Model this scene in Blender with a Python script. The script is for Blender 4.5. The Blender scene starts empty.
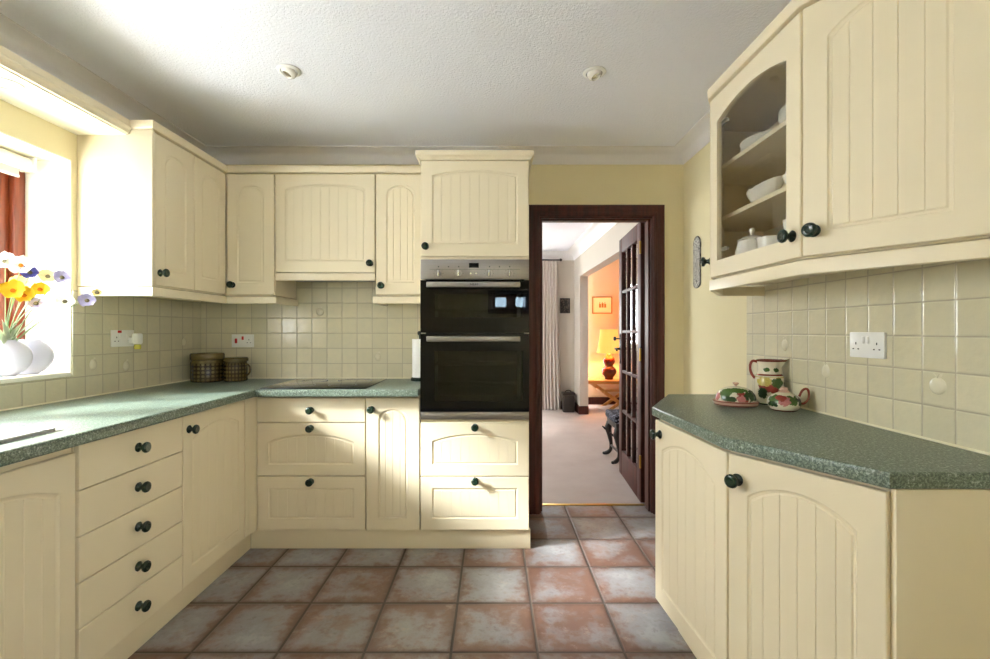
import bpy, bmesh, math, random
from mathutils import Vector, Matrix, noise
C = bpy.context.scene
COL = C.collection
PI = math.pi
rnd = random.Random(7)

# ------------------------------------------------------------------ materials
def lin(c):
    c = c / 255.0
    return c / 12.92 if c <= 0.04045 else ((c + 0.055) / 1.055) ** 2.4
def rgb(r, g, b): return (lin(r), lin(g), lin(b), 1.0)

class NT:
    """small wrapper round a material node tree"""
    def __init__(self, name):
        self.m = bpy.data.materials.new(name); self.m.use_nodes = True
        self.t = self.m.node_tree; self.t.nodes.clear()
        self.out = self.t.nodes.new('ShaderNodeOutputMaterial')
    def n(self, typ, **kw):
        nd = self.t.nodes.new(typ)
        for k, v in kw.items(): setattr(nd, k, v)
        return nd
    def put(self, sock, v):
        if hasattr(v, 'is_linked') or isinstance(v, bpy.types.NodeSocket): self.t.links.new(v, sock)
        else: sock.default_value = v
    def math(self, op, a, b=None, c=None, clamp=False):
        nd = self.n('ShaderNodeMath', operation=op, use_clamp=clamp)
        for i, v in enumerate((a, b, c)):
            if v is not None: self.put(nd.inputs[i], v)
        return nd.outputs[0]
    def mix(self, f, a, b, blend='MIX'):
        nd = self.n('ShaderNodeMix', data_type='RGBA', blend_type=blend)
        self.put(nd.inputs[0], f); self.put(nd.inputs[6], a); self.put(nd.inputs[7], b)
        return nd.outputs[2]
    def ramp(self, v, a, b, lo=0.0, hi=1.0):
        nd = self.n('ShaderNodeMapRange'); nd.interpolation_type = 'SMOOTHSTEP'
        self.put(nd.inputs[0], v); nd.inputs[1].default_value = a; nd.inputs[2].default_value = b
        nd.inputs[3].default_value = lo; nd.inputs[4].default_value = hi
        return nd.outputs[0]
    def noise(self, vec, scale, detail=3.0, rough=0.5, w=None):
        nd = self.n('ShaderNodeTexNoise')
        if w is not None: nd.noise_dimensions = '4D'; self.put(nd.inputs['W'], w)
        if vec is not None: self.put(nd.inputs['Vector'], vec)
        nd.inputs['Scale'].default_value = scale; nd.inputs['Detail'].default_value = detail
        nd.inputs['Roughness'].default_value = rough
        return nd.outputs['Fac']
    def pos(self): return self.n('ShaderNodeNewGeometry').outputs['Position']
    def obj(self): return self.n('ShaderNodeTexCoord').outputs['Object']
    def xyz(self, v):
        nd = self.n('ShaderNodeSeparateXYZ'); self.put(nd.inputs[0], v); return nd.outputs
    def comb(self, x, y, z=0.0):
        nd = self.n('ShaderNodeCombineXYZ')
        self.put(nd.inputs[0], x); self.put(nd.inputs[1], y); self.put(nd.inputs[2], z)
        return nd.outputs[0]
    def bump(self, h, strength, dist):
        nd = self.n('ShaderNodeBump'); nd.inputs['Strength'].default_value = strength
        nd.inputs['Distance'].default_value = dist; self.put(nd.inputs['Height'], h)
        return nd.outputs[0]
    def bsdf(self, col, rough=0.5, metal=0.0, spec=0.5, normal=None, **kw):
        b = self.n('ShaderNodeBsdfPrincipled')
        self.put(b.inputs['Base Color'], col); self.put(b.inputs['Roughness'], rough)
        b.inputs['Metallic'].default_value = metal; b.inputs['Specular IOR Level'].default_value = spec
        if normal is not None: self.put(b.inputs['Normal'], normal)
        for k, v in kw.items(): self.put(b.inputs[k.replace('_', ' ')], v)
        self.t.links.new(b.outputs[0], self.out.inputs[0])
        return self.m

M = {}
def simple(key, c, rough=0.5, metal=0.0, spec=0.5, bump=None, vary=0.04, **kw):
    t = NT(key.replace('_', ' '))
    p = t.obj()
    nz = t.noise(p, 9.0, 3.0)
    dark = tuple(v * (1 - vary) for v in c[:3]) + (1,)
    lite = tuple(min(1, v * (1 + vary)) for v in c[:3]) + (1,)
    col = t.mix(nz, dark, lite)
    nrm = None
    if bump:
        nrm = t.bump(t.noise(p, bump[0], 3.0), bump[1], bump[2])
    M[key] = t.bsdf(col, rough, metal, spec, nrm, **kw)

CREAM = rgb(229, 217, 189)
simple('cream', CREAM, 0.42, spec=0.4, vary=0.015, bump=(420, 0.04, 0.0004))
simple('cream_inside', rgb(226, 206, 152), 0.5, vary=0.02)
simple('wall_paint', rgb(229, 219, 181), 0.85, spec=0.2, bump=(160, 0.12, 0.001), vary=0.02)
simple('reveal_white', rgb(246, 243, 228), 0.8, spec=0.2, bump=(160, 0.1, 0.001), vary=0.01)
simple('living_wall', rgb(196, 188, 176), 0.9, spec=0.15, bump=(160, 0.1, 0.001), vary=0.02)
simple('lounge_wall', rgb(222, 200, 172), 0.9, spec=0.15, bump=(160, 0.1, 0.001), vary=0.02)
simple('coving_white', rgb(228, 226, 226), 0.8, spec=0.2, vary=0.02)
simple('knob_green', rgb(22, 44, 32), 0.18, spec=0.6, vary=0.2)
simple('white_plastic', rgb(236, 236, 232), 0.3, vary=0.01)
simple('red_plastic', rgb(196, 30, 34), 0.3, vary=0.05)
simple('dark_plastic', rgb(22, 22, 22), 0.35, vary=0.1)
simple('black_iron', rgb(16, 15, 15), 0.45, vary=0.2, bump=(90, 0.2, 0.001))
simple('brass', rgb(196, 156, 76), 0.3, metal=1.0, vary=0.08)
simple('chrome', rgb(214, 214, 214), 0.14, metal=1.0, vary=0.02)
simple('porcelain', rgb(240, 238, 232), 0.15, vary=0.02)
simple('porcelain_grey', rgb(214, 214, 222), 0.2, vary=0.02)
simple('vase_glaze', rgb(208, 208, 226), 0.25, vary=0.03)
simple('paper_white', rgb(240, 240, 238), 0.9, spec=0.1, bump=(200, 0.2, 0.001), vary=0.02)
simple('sealant', rgb(232, 226, 196), 0.5, vary=0.02)
simple('oak', rgb(196, 146, 84), 0.45, vary=0.15)
simple('wicker', rgb(48, 38, 30), 0.7, vary=0.4, bump=(60, 0.8, 0.004))
simple('rubber_black', rgb(12, 12, 12), 0.6, vary=0.1)
simple('stem_green', rgb(120, 142, 96), 0.6, vary=0.2)
simple('leaf_silver', rgb(186, 196, 172), 0.7, vary=0.15)
simple('petal_white', rgb(250, 248, 244), 0.7, vary=0.03, Subsurface_Weight=0.2)
simple('petal_yellow', rgb(250, 206, 40), 0.7, vary=0.12)
simple('petal_cream', rgb(250, 234, 168), 0.7, vary=0.06)
simple('petal_purple', rgb(92, 92, 178), 0.7, vary=0.15)
simple('petal_lilac', rgb(186, 182, 222), 0.7, vary=0.1)
simple('pollen', rgb(120, 112, 84), 0.9, vary=0.3)
simple('pollen_orange', rgb(226, 130, 20), 0.9, vary=0.3)
simple('pale_bounce_ground', rgb(244, 243, 240), 0.9, vary=0.2)  # unseen ground made near-white to bounce daylight up to the ceiling
simple('air_gel', rgb(214, 206, 96), 0.25, vary=0.1)
simple('blind_fabric', rgb(244, 240, 222), 0.85, spec=0.1, vary=0.02)
simple('curtain_cloth', rgb(218, 208, 198), 0.9, spec=0.1, vary=0.03, bump=(300, 0.2, 0.001))
simple('canvas_cream', rgb(238, 226, 190), 0.8, vary=0.03)
simple('gilt', rgb(150, 112, 52), 0.4, vary=0.2)
simple('gourd_glaze', rgb(92, 30, 14), 0.1, vary=0.3)
simple('oven_inside', rgb(30, 32, 28), 0.4, vary=0.2)
simple('plastic_grey', rgb(150, 150, 150), 0.4, vary=0.05)

def wood(key, c1, c2, scale=1.0, rough=0.35, axis=2):
    t = NT(key); p = t.obj(); s = t.xyz(p)
    sc = [34.0, 34.0, 34.0]; sc[axis] = 2.2
    v = t.comb(t.math('MULTIPLY', s[0], sc[0] * scale), t.math('MULTIPLY', s[1], sc[1] * scale), t.math('MULTIPLY', s[2], sc[2] * scale))
    f = t.ramp(t.noise(v, 1.0, 4.0, 0.6), 0.3, 0.7)
    M[key] = t.bsdf(t.mix(f, c1, c2), rough, normal=t.bump(f, 0.15, 0.001))
wood('mahogany', rgb(50, 19, 12), rgb(82, 32, 19), rough=0.5)
wood('redwood', rgb(112, 48, 24), rgb(150, 70, 38))
wood('oak_grain', rgb(176, 124, 66), rgb(214, 166, 100), axis=0)
wood('oak_leg', rgb(176, 124, 66), rgb(206, 158, 94), axis=2)
wood('dark_oak', rgb(20, 14, 12), rgb(36, 26, 21))

def tile_grid(t, u, v, pu, pv, g):
    """(edge distance 0..0.5 of a pitch, random per tile, in-tile u, in-tile v)"""
    a = t.math('DIVIDE', u, pu); b = t.math('DIVIDE', v, pv)
    fa = t.math('FRACT', a); fb = t.math('FRACT', b)
    da = t.math('MINIMUM', fa, t.math('SUBTRACT', 1.0, fa)); db = t.math('MINIMUM', fb, t.math('SUBTRACT', 1.0, fb))
    d = t.math('MINIMUM', da, db)
    wn = t.n('ShaderNodeTexWhiteNoise', noise_dimensions='2D')
    t.put(wn.inputs['Vector'], t.comb(t.math('FLOOR', a), t.math('FLOOR', b)))
    return d, wn.outputs['Value'], fa, fb

def wall_tile(key, axis, off):
    t = NT(key); p = t.pos(); s = t.xyz(p)
    u = t.math('SUBTRACT', s[axis], off - 10.0); v = t.math('SUBTRACT', s[2], 0.895 - 10.0)
    d, r, fa, fb = tile_grid(t, u, v, 0.1, 0.1, 0.01)
    k = t.ramp(d, 0.012, 0.03)
    base = t.mix(r, rgb(207, 200, 171), rgb(217, 209, 180))
    mott = t.ramp(t.noise(p, 28, 3.0, w=t.math('MULTIPLY', r, 30.0)), 0.35, 0.75)
    base = t.mix(t.math('MULTIPLY', mott, 0.3), base, rgb(196, 194, 172))
    col = t.mix(k, rgb(176, 168, 146), base)
    und = t.noise(p, 45, 2.0, 0.5, w=t.math('MULTIPLY', r, 50.0))
    h = t.math('ADD', t.math('MULTIPLY', t.ramp(d, 0.0, 0.06), 0.6), t.math('MULTIPLY', und, 0.55))
    M[key] = t.bsdf(col, t.ramp(k, 0, 1, 0.7, 0.13), normal=t.bump(h, 0.5, 0.005))
wall_tile('tile_far', 0, -1.5)
wall_tile('tile_left', 1, 2.33)
wall_tile('tile_right', 1, 1.78)
simple('tile_relief', rgb(218, 212, 188), 0.2, vary=0.03)

def floor_tile():
    t = NT('slate effect floor tile'); p = t.pos(); s = t.xyz(p)
    u = t.math('SUBTRACT', s[0], 0.168 - 0.326 * 40); v = t.math('SUBTRACT', s[1], 2.09 - 0.321 * 40)
    d, r, fa, fb = tile_grid(t, u, v, 0.326, 0.321, 0.01)
    w = t.math('MULTIPLY', r, 80.0)
    big = t.noise(p, 4.2, 3.0, 0.55, w=w)
    fine = t.noise(p, 22.0, 5.0, 0.65, w=w)
    edge = t.ramp(d, 0.02, 0.24)
    f = t.math('ADD', t.math('MULTIPLY', big, 1.15), t.math('MULTIPLY', edge, 0.22))
    f = t.math('ADD', f, t.math('MULTIPLY', t.math('SUBTRACT', fine, 0.5), 0.8))
    f = t.math('ADD', f, t.math('MULTIPLY', t.math('SUBTRACT', r, 0.5), 0.2))
    k = t.ramp(f, 0.48, 0.86)
    c = t.mix(k, rgb(112, 82, 69), rgb(137, 136, 138))
    c = t.mix(t.ramp(f, 0.82, 1.1), c, rgb(160, 160, 163))
    pat = t.ramp(t.noise(p, 8.0, 5.0, 0.65, w=t.math('ADD', w, 9.0)), 0.52, 0.68)
    c = t.mix(t.math('MULTIPLY', pat, 0.55), c, rgb(130, 97, 81))
    pat2 = t.ramp(t.noise(p, 14.0, 5.0, 0.7, w=t.math('ADD', w, 21.0)), 0.55, 0.7)
    c = t.mix(t.math('MULTIPLY', pat2, 0.45), c, rgb(166, 152, 142))
    c = t.mix(t.math('MULTIPLY', t.ramp(fine, 0.52, 0.72), 0.6), c, rgb(88, 66, 58))
    c = t.mix(t.math('MULTIPLY', t.ramp(t.math('ADD', d, t.math('MULTIPLY', t.math('SUBTRACT', fine, 0.5), 0.16)), 0.085, 0.02), 0.55), c, rgb(84, 60, 50))
    gm = t.ramp(d, 0.010, 0.020)
    c = t.mix(gm, rgb(82, 73, 67), c)
    h = t.math('ADD', t.math('MULTIPLY', t.ramp(d, 0.0, 0.035), 1.0), t.math('MULTIPLY', fine, 0.25))
    M['floor_tile'] = t.bsdf(c, t.ramp(gm, 0, 1, 0.8, 0.36), normal=t.bump(h, 0.4, 0.005))
floor_tile()

def worktop_mat():
    t = NT('green speckled laminate'); p = t.pos()
    a = t.noise(p, 200.0, 2.0, 0.7); b = t.noise(p, 115.0, 2.0, 0.6)
    c = t.mix(t.ramp(a, 0.42, 0.62), rgb(82, 97, 84), rgb(133, 147, 133))
    c = t.mix(t.math('MULTIPLY', t.ramp(b, 0.58, 0.68), 0.7), c, rgb(180, 192, 184))
    c = t.mix(t.math('MULTIPLY', t.ramp(b, 0.42, 0.34), 0.6), c, rgb(66, 80, 74))
    M['worktop'] = t.bsdf(c, 0.36, spec=0.5, normal=t.bump(a, 0.05, 0.0005))
worktop_mat()

def ceiling_mat(key, c):
    t = NT(key); p = t.pos()
    h = t.math('ADD', t.noise(p, 85.0, 2.0, 0.6), t.math('MULTIPLY', t.noise(p, 190.0, 2.0), 0.5))
    M[key] = t.bsdf(c, 0.9, spec=0.15, normal=t.bump(h, 0.55, 0.006))
ceiling_mat('ceiling_stipple', rgb(237, 239, 247))

def carpet_mat():
    t = NT('beige carpet'); p = t.pos()
    f = t.noise(p, 3.0, 4.0, 0.6); g = t.noise(p, 320.0, 2.0)
    c = t.mix(f, rgb(172, 158, 150), rgb(198, 186, 180)); c = t.mix(t.math('MULTIPLY', g, 0.4), c, rgb(152, 140, 132))
    M['carpet'] = t.bsdf(c, 0.95, spec=0.05, normal=t.bump(g, 0.5, 0.004))
carpet_mat()

def steel_mat():
    t = NT('brushed steel'); s = t.xyz(t.obj())
    v = t.comb(t.math('MULTIPLY', s[0], 6.0), t.math('MULTIPLY', s[1], 6.0), t.math('MULTIPLY', s[2], 900.0))
    g = t.noise(v, 1.0, 2.0)
    M['steel'] = t.bsdf(t.mix(g, rgb(148, 144, 141), rgb(172, 168, 165)), 0.34, metal=1.0, normal=t.bump(g, 0.08, 0.0005))
steel_mat()
simple('steel_satin', rgb(206, 206, 208), 0.5, metal=1.0, vary=0.03)

def glass_mat(key, tint, base_r=0.04, rough=0.0, bump=None, diffuse=None):
    t = NT(key)
    tr = t.n('ShaderNodeBsdfTransparent'); tr.inputs[0].default_value = tint
    gl = t.n('ShaderNodeBsdfGlossy'); gl.inputs['Roughness'].default_value = rough
    if bump:
        t.put(gl.inputs['Normal'], t.bump(t.noise(t.obj(), bump[0], 2.0), bump[1], 0.003))
    fr = t.n('ShaderNodeFresnel')
    bf = t.n('ShaderNodeNewGeometry').outputs['Backfacing']
    t.put(fr.inputs[0], t.math('SUBTRACT', 1.45, t.math('MULTIPLY', bf, 1.45 - 1 / 1.45)))   # same reflectance on both faces of a pane
    mx = t.n('ShaderNodeMixShader')
    t.put(mx.inputs[0], fr.outputs[0]); t.t.links.new(tr.outputs[0], mx.inputs[1]); t.t.links.new(gl.outputs[0], mx.inputs[2])
    t.t.links.new(mx.outputs[0], t.out.inputs[0])
    M[key] = t.m
glass_mat('clear_glass', (0.96, 0.97, 0.96, 1))
glass_mat('cabinet_glass', (0.96, 0.96, 0.95, 1))
glass_mat('rippled_glass', (0.75, 0.86, 0.95, 1), bump=(60, 0.6))
glass_mat('oven_window', (0.5, 0.53, 0.48, 1))

def black_glass(key, rough=0.03):
    t = NT(key); p = t.obj()
    M[key] = t.bsdf(t.mix(t.noise(p, 5.0), rgb(6, 6, 7), rgb(10, 10, 11)), rough, spec=0.28)
black_glass('black_glass'); black_glass('hob_glass', 0.05)

def stoneware():
    t = NT('brown green glazed stoneware'); p = t.obj(); s = t.xyz(p)
    ang = t.math('ARCTAN2', s[1], s[0])
    u = t.math('FRACT', t.math('MULTIPLY', ang, 22 / (2 * PI) * 1.0)); v = t.math('FRACT', t.math('DIVIDE', s[2], 0.024))
    du = t.math('ABSOLUTE', t.math('SUBTRACT', u, 0.5)); dv = t.math('ABSOLUTE', t.math('SUBTRACT', v, 0.5))
    d = t.math('ADD', t.math('MULTIPLY', du, du), t.math('MULTIPLY', dv, dv))
    band = t.ramp(t.math('ABSOLUTE', t.math('SUBTRACT', s[2], 0.055)), 0.055, 0.065)
    f = t.math('MULTIPLY', t.ramp(d, 0.03, 0.2), t.math('SUBTRACT', 1.0, band))
    c = t.mix(t.noise(p, 30.0), rgb(84, 72, 36), rgb(104, 88, 46))
    c = t.mix(t.math('MULTIPLY', f, 0.85), c, rgb(44, 32, 16))
    M['stoneware'] = t.bsdf(c, 0.25, normal=t.bump(f, -0.4, 0.003))
stoneware()

def painted(key, base, blobs, rings=()):
    """hand-painted earthenware: blobs (centre, radii, colour) in object space; rings (z, half width, colour)"""
    t = NT(key); p = t.obj(); s = t.xyz(p)
    nz = t.noise(p, 70.0, 3.0, 0.6); nz2 = t.noise(p, 160.0, 2.0)
    c = t.mix(nz, base, tuple(x * 0.93 for x in base[:3]) + (1,))
    for (cx, cy, cz), (rx, ry, rz), col in blobs:
        q = [t.math('DIVIDE', t.math('SUBTRACT', s[i], (cx, cy, cz)[i]), (rx, ry, rz)[i]) for i in range(3)]
        d = t.math('ADD', t.math('ADD', t.math('MULTIPLY', q[0], q[0]), t.math('MULTIPLY', q[1], q[1])), t.math('MULTIPLY', q[2], q[2]))
        d = t.math('ADD', d, t.math('MULTIPLY', t.math('SUBTRACT', nz, 0.5), 2.6))
        cc = t.mix(nz2, tuple(x * 0.6 for x in col[:3]) + (1,), tuple(min(1, x * 1.35) for x in col[:3]) + (1,))
        c = t.mix(t.ramp(d, 1.12, 0.85), c, cc)
    for z, hw, col in rings:
        c = t.mix(t.ramp(t.math('ABSOLUTE', t.math('SUBTRACT', s[2], z)), hw, hw * 0.6), c, col)
    M[key] = t.bsdf(c, 0.2)
GRN, GRN2, RED, PNK, YEL, BRN, IVO = rgb(66, 98, 40), rgb(36, 62, 28), rgb(138, 56, 48), rgb(184, 116, 112), rgb(186, 168, 84), rgb(112, 52, 38), rgb(222, 214, 190)

def scroll_plate():
    t = NT('blackwork scroll plate'); p = t.obj(); s = t.xyz(p)
    v = t.n('ShaderNodeTexVoronoi', feature='DISTANCE_TO_EDGE'); v.inputs['Scale'].default_value = 62.0
    t.put(v.inputs['Vector'], p)
    w = t.n('ShaderNodeTexWave', wave_type='RINGS', rings_direction='SPHERICAL'); w.inputs['Scale'].default_value = 24.0; w.inputs['Distortion'].default_value = 9.0
    w.inputs['Detail'].default_value = 2.0; w.inputs['Detail Scale'].default_value = 4.0
    t.put(w.inputs['Vector'], p)
    f = t.math('MULTIPLY', t.ramp(v.outputs['Distance'], 0.03, 0.10), t.ramp(w.outputs['Fac'], 0.08, 0.25))
    M['scroll_plate'] = t.bsdf(t.mix(f, rgb(46, 46, 46), rgb(226, 224, 214)), 0.35)
scroll_plate()

def fabric_pattern():
    t = NT('blue patterned upholstery'); p = t.obj()
    v = t.n('ShaderNodeTexVoronoi'); v.inputs['Scale'].default_value = 45.0; t.put(v.inputs['Vector'], p)
    M['pattern_cloth'] = t.bsdf(t.mix(t.ramp(v.outputs['Distance'], 0.25, 0.5), rgb(120, 122, 140), rgb(26, 26, 38)), 0.85)
    t = NT('dark woven relief'); p = t.obj()
    v = t.n('ShaderNodeTexVoronoi'); v.inputs['Scale'].default_value = 40.0; t.put(v.inputs['Vector'], p)
    M['dark_relief'] = t.bsdf(t.mix(t.ramp(v.outputs['Distance'], 0.2, 0.6), rgb(96, 84, 72), rgb(30, 26, 24)), 0.6)
fabric_pattern()

def lamp_shade_mat():
    t = NT('lit pleated lamp shade')
    b = t.n('ShaderNodeBsdfPrincipled'); b.inputs['Base Color'].default_value = rgb(240, 190, 110); b.inputs['Roughness'].default_value = 0.8
    b.inputs['Emission Color'].default_value = (1.0, 0.50, 0.10, 1); b.inputs['Emission Strength'].default_value = 0.22
    t.t.links.new(b.outputs[0], t.out.inputs[0]); M['lamp_shade'] = t.m
lamp_shade_mat()

# ------------------------------------------------------------------ mesh helpers
class MB:
    def __init__(self): self.v, self.f = [], []
    def add(self, vs, fs, xf=None):
        b = len(self.v)
        self.v += [tuple(xf(Vector(p))) if xf else tuple(p) for p in vs]
        self.f += [tuple(b + i for i in f) for f in fs]
        return self
    def box(self, x0, x1, y0, y1, z0, z1, bev=0.0, xf=None, seg=2):
        if bev <= 0:
            vs = [(x, y, z) for x in (x0, x1) for y in (y0, y1) for z in (z0, z1)]
            fs = [(0, 1, 3, 2), (4, 6, 7, 5), (0, 4, 5, 1), (2, 3, 7, 6), (0, 2, 6, 4), (1, 5, 7, 3)]
            return self.add(vs, fs, xf)
        bm = bmesh.new(); bmesh.ops.create_cube(bm, size=1.0)
        for v in bm.verts:
            v.co = Vector(((x0 + x1) / 2 + v.co.x * (x1 - x0), (y0 + y1) / 2 + v.co.y * (y1 - y0), (z0 + z1) / 2 + v.co.z * (z1 - z0)))
        bmesh.ops.bevel(bm, geom=bm.edges[:], offset=bev, segments=seg, profile=0.5, affect='EDGES')
        bm.verts.index_update()
        self.add([v.co.copy() for v in bm.verts], [[v.index for v in f.verts] for f in bm.faces], xf); bm.free()
        return self
    def lathe(self, prof, c=(0, 0, 0), seg=32, xf=None, axis='z'):
        vs, fs = [], []
        n = len(prof)
        for i in range(seg):
            a = 2 * PI * i / seg
            for r, z in prof:
                x, y = r * math.cos(a), r * math.sin(a)
                if axis == 'z': q = (c[0] + x, c[1] + y, c[2] + z)
                elif axis == 'y': q = (c[0] + x, c[1] + z, c[2] + y)
                else: q = (c[0] + z, c[1] + x, c[2] + y)
                vs.append(q)
        for i in range(seg):
            j = (i + 1) % seg
            for k in range(n - 1):
                fs.append((i * n + k, j * n + k, j * n + k + 1, i * n + k + 1))
        closed = prof[0] == prof[-1]
        if prof[0][0] > 1e-6 and not closed: fs.append(tuple(i * n for i in range(seg)))
        if prof[-1][0] > 1e-6 and not closed: fs.append(tuple(i * n + n - 1 for i in reversed(range(seg))))
        return self.add(vs, fs, xf)
    def prism(self, poly, z0, z1, xf=None):
        n = len(poly)
        vs = [(x, y, z0) for x, y in poly] + [(x, y, z1) for x, y in poly]
        fs = [tuple(reversed(range(n))), tuple(range(n, 2 * n))] + [(i, (i + 1) % n, n + (i + 1) % n, n + i) for i in range(n)]
        return self.add(vs, fs, xf)
    def tube(self, pts, r, seg=8, xf=None, cap=True, straight=False):
        pts = [Vector(p) for p in pts]
        if 4 <= len(pts) <= 8 and not straight:      # round the bends off
            q, rr_ = [], []
            rl = list(r) if isinstance(r, (list, tuple)) else [r] * len(pts)
            for i in range(len(pts) - 1):
                a, b, c, d = pts[max(i - 1, 0)], pts[i], pts[i + 1], pts[min(i + 2, len(pts) - 1)]
                for k in range(5):
                    u = k / 5
                    q.append(.5 * ((2 * b) + (c - a) * u + (2 * a - 5 * b + 4 * c - d) * u * u + (3 * b - a - 3 * c + d) * u ** 3))
                    rr_.append(rl[i] + (rl[i + 1] - rl[i]) * u)
            q.append(pts[-1]); rr_.append(rl[-1]); pts, r = q, rr_
        n = len(pts); vs, fs = [], []
        up = Vector((0.13, 0.31, 0.94)).normalized()
        for i, p in enumerate(pts):
            d = (pts[min(i + 1, n - 1)] - pts[max(i - 1, 0)]).normalized()
            a = d.cross(up)
            if a.length < 1e-4: a = d.cross(Vector((1, 0, 0)))
            a.normalize(); b = a.cross(d).normalized()
            rr = r[i] if isinstance(r, (list, tuple)) else r
            for k in range(seg):
                t = 2 * PI * k / seg
                vs.append(p + a * math.cos(t) * rr + b * math.sin(t) * rr)
        for i in range(n - 1):
            for k in range(seg):
                fs.append((i * seg + k, i * seg + (k + 1) % seg, (i + 1) * seg + (k + 1) % seg, (i + 1) * seg + k))
        if cap: fs += [tuple(range(seg)), tuple(range((n - 1) * seg, n * seg))]
        return self.add(vs, fs, xf)
    def sweep(self, path, prof, z=0.0, side=1.0):
        """profile of (out, dz) swept along a horizontal polyline with mitres; out is to the right of travel times side"""
        P = [Vector((p[0], p[1])) for p in path]; n = len(P); m = len(prof); vs, fs = [], []
        for i in range(n):
            ds = []
            if i > 0: ds.append((P[i] - P[i - 1]).normalized())
            if i < n - 1: ds.append((P[i + 1] - P[i]).normalized())
            ns = [Vector((d.y, -d.x)) * side for d in ds]
            if len(ns) == 2:
                b = ns[0] + ns[1]; b = b / max(0.2, b.length_squared / 2) if b.length > 1e-6 else ns[0]
            else: b = ns[0]
            for o, dz in prof: vs.append((P[i].x + b.x * o, P[i].y + b.y * o, z + dz))
        for i in range(n - 1):
            for k in range(m):
                fs.append((i * m + k, i * m + (k + 1) % m, (i + 1) * m + (k + 1) % m, (i + 1) * m + k))
        fs += [tuple(range(m)), tuple(reversed(range((n - 1) * m, n * m)))]
        return self.add(vs, fs)
    def build(self, name, mat, parent=None, loc=None, rotz=0.0, smooth=35, origin=None, recalc=True):
        """origin: subtract this point from the vertices (mesh given in world space)"""
        org = Vector(origin) if origin else Vector((0, 0, 0))
        me = bpy.data.meshes.new(name)
        me.from_pydata([tuple(Vector(p) - org) for p in self.v], [], self.f)
        if recalc:
            bm = bmesh.new(); bm.from_mesh(me); bmesh.ops.recalc_face_normals(bm, faces=bm.faces[:]); bm.to_mesh(me); bm.free()
        if smooth:
            for p in me.polygons: p.use_smooth = True
            me.set_sharp_from_angle(angle=math.radians(smooth))
        me.materials.append(M[mat] if isinstance(mat, str) else mat)
        o = bpy.data.objects.new(name, me); COL.objects.link(o)
        if parent is not None: o.parent = parent
        if loc is not None: o.location = loc
        elif origin is not None and parent is None: o.location = origin
        o.rotation_euler.z = rotz
        return o
    def part(self, name, mat, root, smooth=35, recalc=True):
        """world-space mesh as a part of root (root unrotated)"""
        w = root.location.copy(); p = root.parent
        while p is not None: w += p.location; p = p.parent
        me_o = self.build(name, mat, root, loc=(0, 0, 0), smooth=smooth, origin=tuple(w), recalc=recalc)
        return me_o

def thing(name, label, cat, loc=(0, 0, 0), group=None):
    o = bpy.data.objects.new(name, None); COL.objects.link(o)
    o.location = loc; o.empty_display_size = 0.05
    return tag(o, label, cat, group)
def tag(o, label, cat, group=None):
    o['label'] = label; o['category'] = cat; o['kind'] = 'thing'
    if group: o['group'] = group
    return o
def struct(o):
    o['kind'] = 'structure'; return o

# ------------------------------------------------------------------ dimensions (metres; camera stands at 0,0)
XL, XR, YF, YB, ZC = -1.94, 1.266, 3.12, -2.2, 2.40
ZL = 2.43             # ceiling of the next room
HC = 1.21
WT = 0.895            # worktop top
FLX = -1.315          # front plane of the run under the window
FY = 2.584            # front plane of the run on the far wall
UX, UY = -1.590, 2.80  # front planes of the wall cabinets
UZ0, UZ1 = 1.425, 2.146

# ------------------------------------------------------------------ room shell
def boxes(name, mat, bl, smooth=0):
    m = MB()
    for b in bl: m.box(*b)
    return struct(m.build(name, mat, smooth=smooth, recalc=False))

WY0, WY1, WZ0, WZ1 = 0.80, 2.164, 1.021, 1.997    # kitchen window opening
boxes('wall_left', 'wall_paint', [(XL - .34, XL, YB, WY0, 0, ZC), (XL - .34, XL, WY1, YF, 0, ZC), (XL - .34, XL, WY0, WY1, 0, WZ0 - .02), (XL - .34, XL, WY0, WY1, WZ1, ZC)])
DX0, DX1, DZ = 0.29, 1.08, 2.0
boxes('wall_far', 'wall_paint', [(XL - .34, DX0, YF, YF + .07, 0, ZC), (DX1, XR + .3, YF, YF + .07, 0, ZC), (DX0, DX1, YF, YF + .07, DZ, ZC)])
VY0, VY1, VZ0, VZ1 = -1.95, -.75, .95, 2.0     # unseen window added behind the camera for fill light
boxes('wall_right', 'wall_paint', [(XR, XR + .3, YB, VY0, 0, ZC), (XR, XR + .3, VY1, YF, 0, ZC), (XR, XR + .3, VY0, VY1, 0, VZ0), (XR, XR + .3, VY0, VY1, VZ1, ZC)])
BX0, BX1, BZ0, BZ1 = -0.08, .95, 1.48, 1.86
boxes('wall_back', 'wall_paint', [(XL - .34, BX0, YB - .3, YB, 0, ZC), (BX1, XR + .3, YB - .3, YB, 0, ZC), (BX0, BX1, YB - .3, YB, 0, BZ0), (BX0, BX1, YB - .3, YB, BZ1, ZC)])
boxes('floor', 'floor_tile', [(XL - .34, XR + .3, YB - .3, YF, -.1, 0), (DX0, DX1, YF, YF + .14, -.1, 0)])
boxes('ceiling', 'ceiling_stipple', [(XL - .34, XR + .3, YB - .3, YF + .07, ZC, ZC + .15)])
# window reveal lining: jambs, head and sill
boxes('trim_1', 'reveal_white', [(XL - .27, XL - .001, WY1 - .006, WY1, WZ0, WZ1), (XL - .27, XL - .001, WY0, WY0 + .006, WZ0, WZ1), (XL - .27, XL - .001, WY0, WY1, WZ1 - .006, WZ1)])
struct(MB().box(XL - .27, XL + .006, WY0, WY1 - .006, WZ0 - .02, WZ0, .003).build('trim_2', 'reveal_white'))

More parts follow.
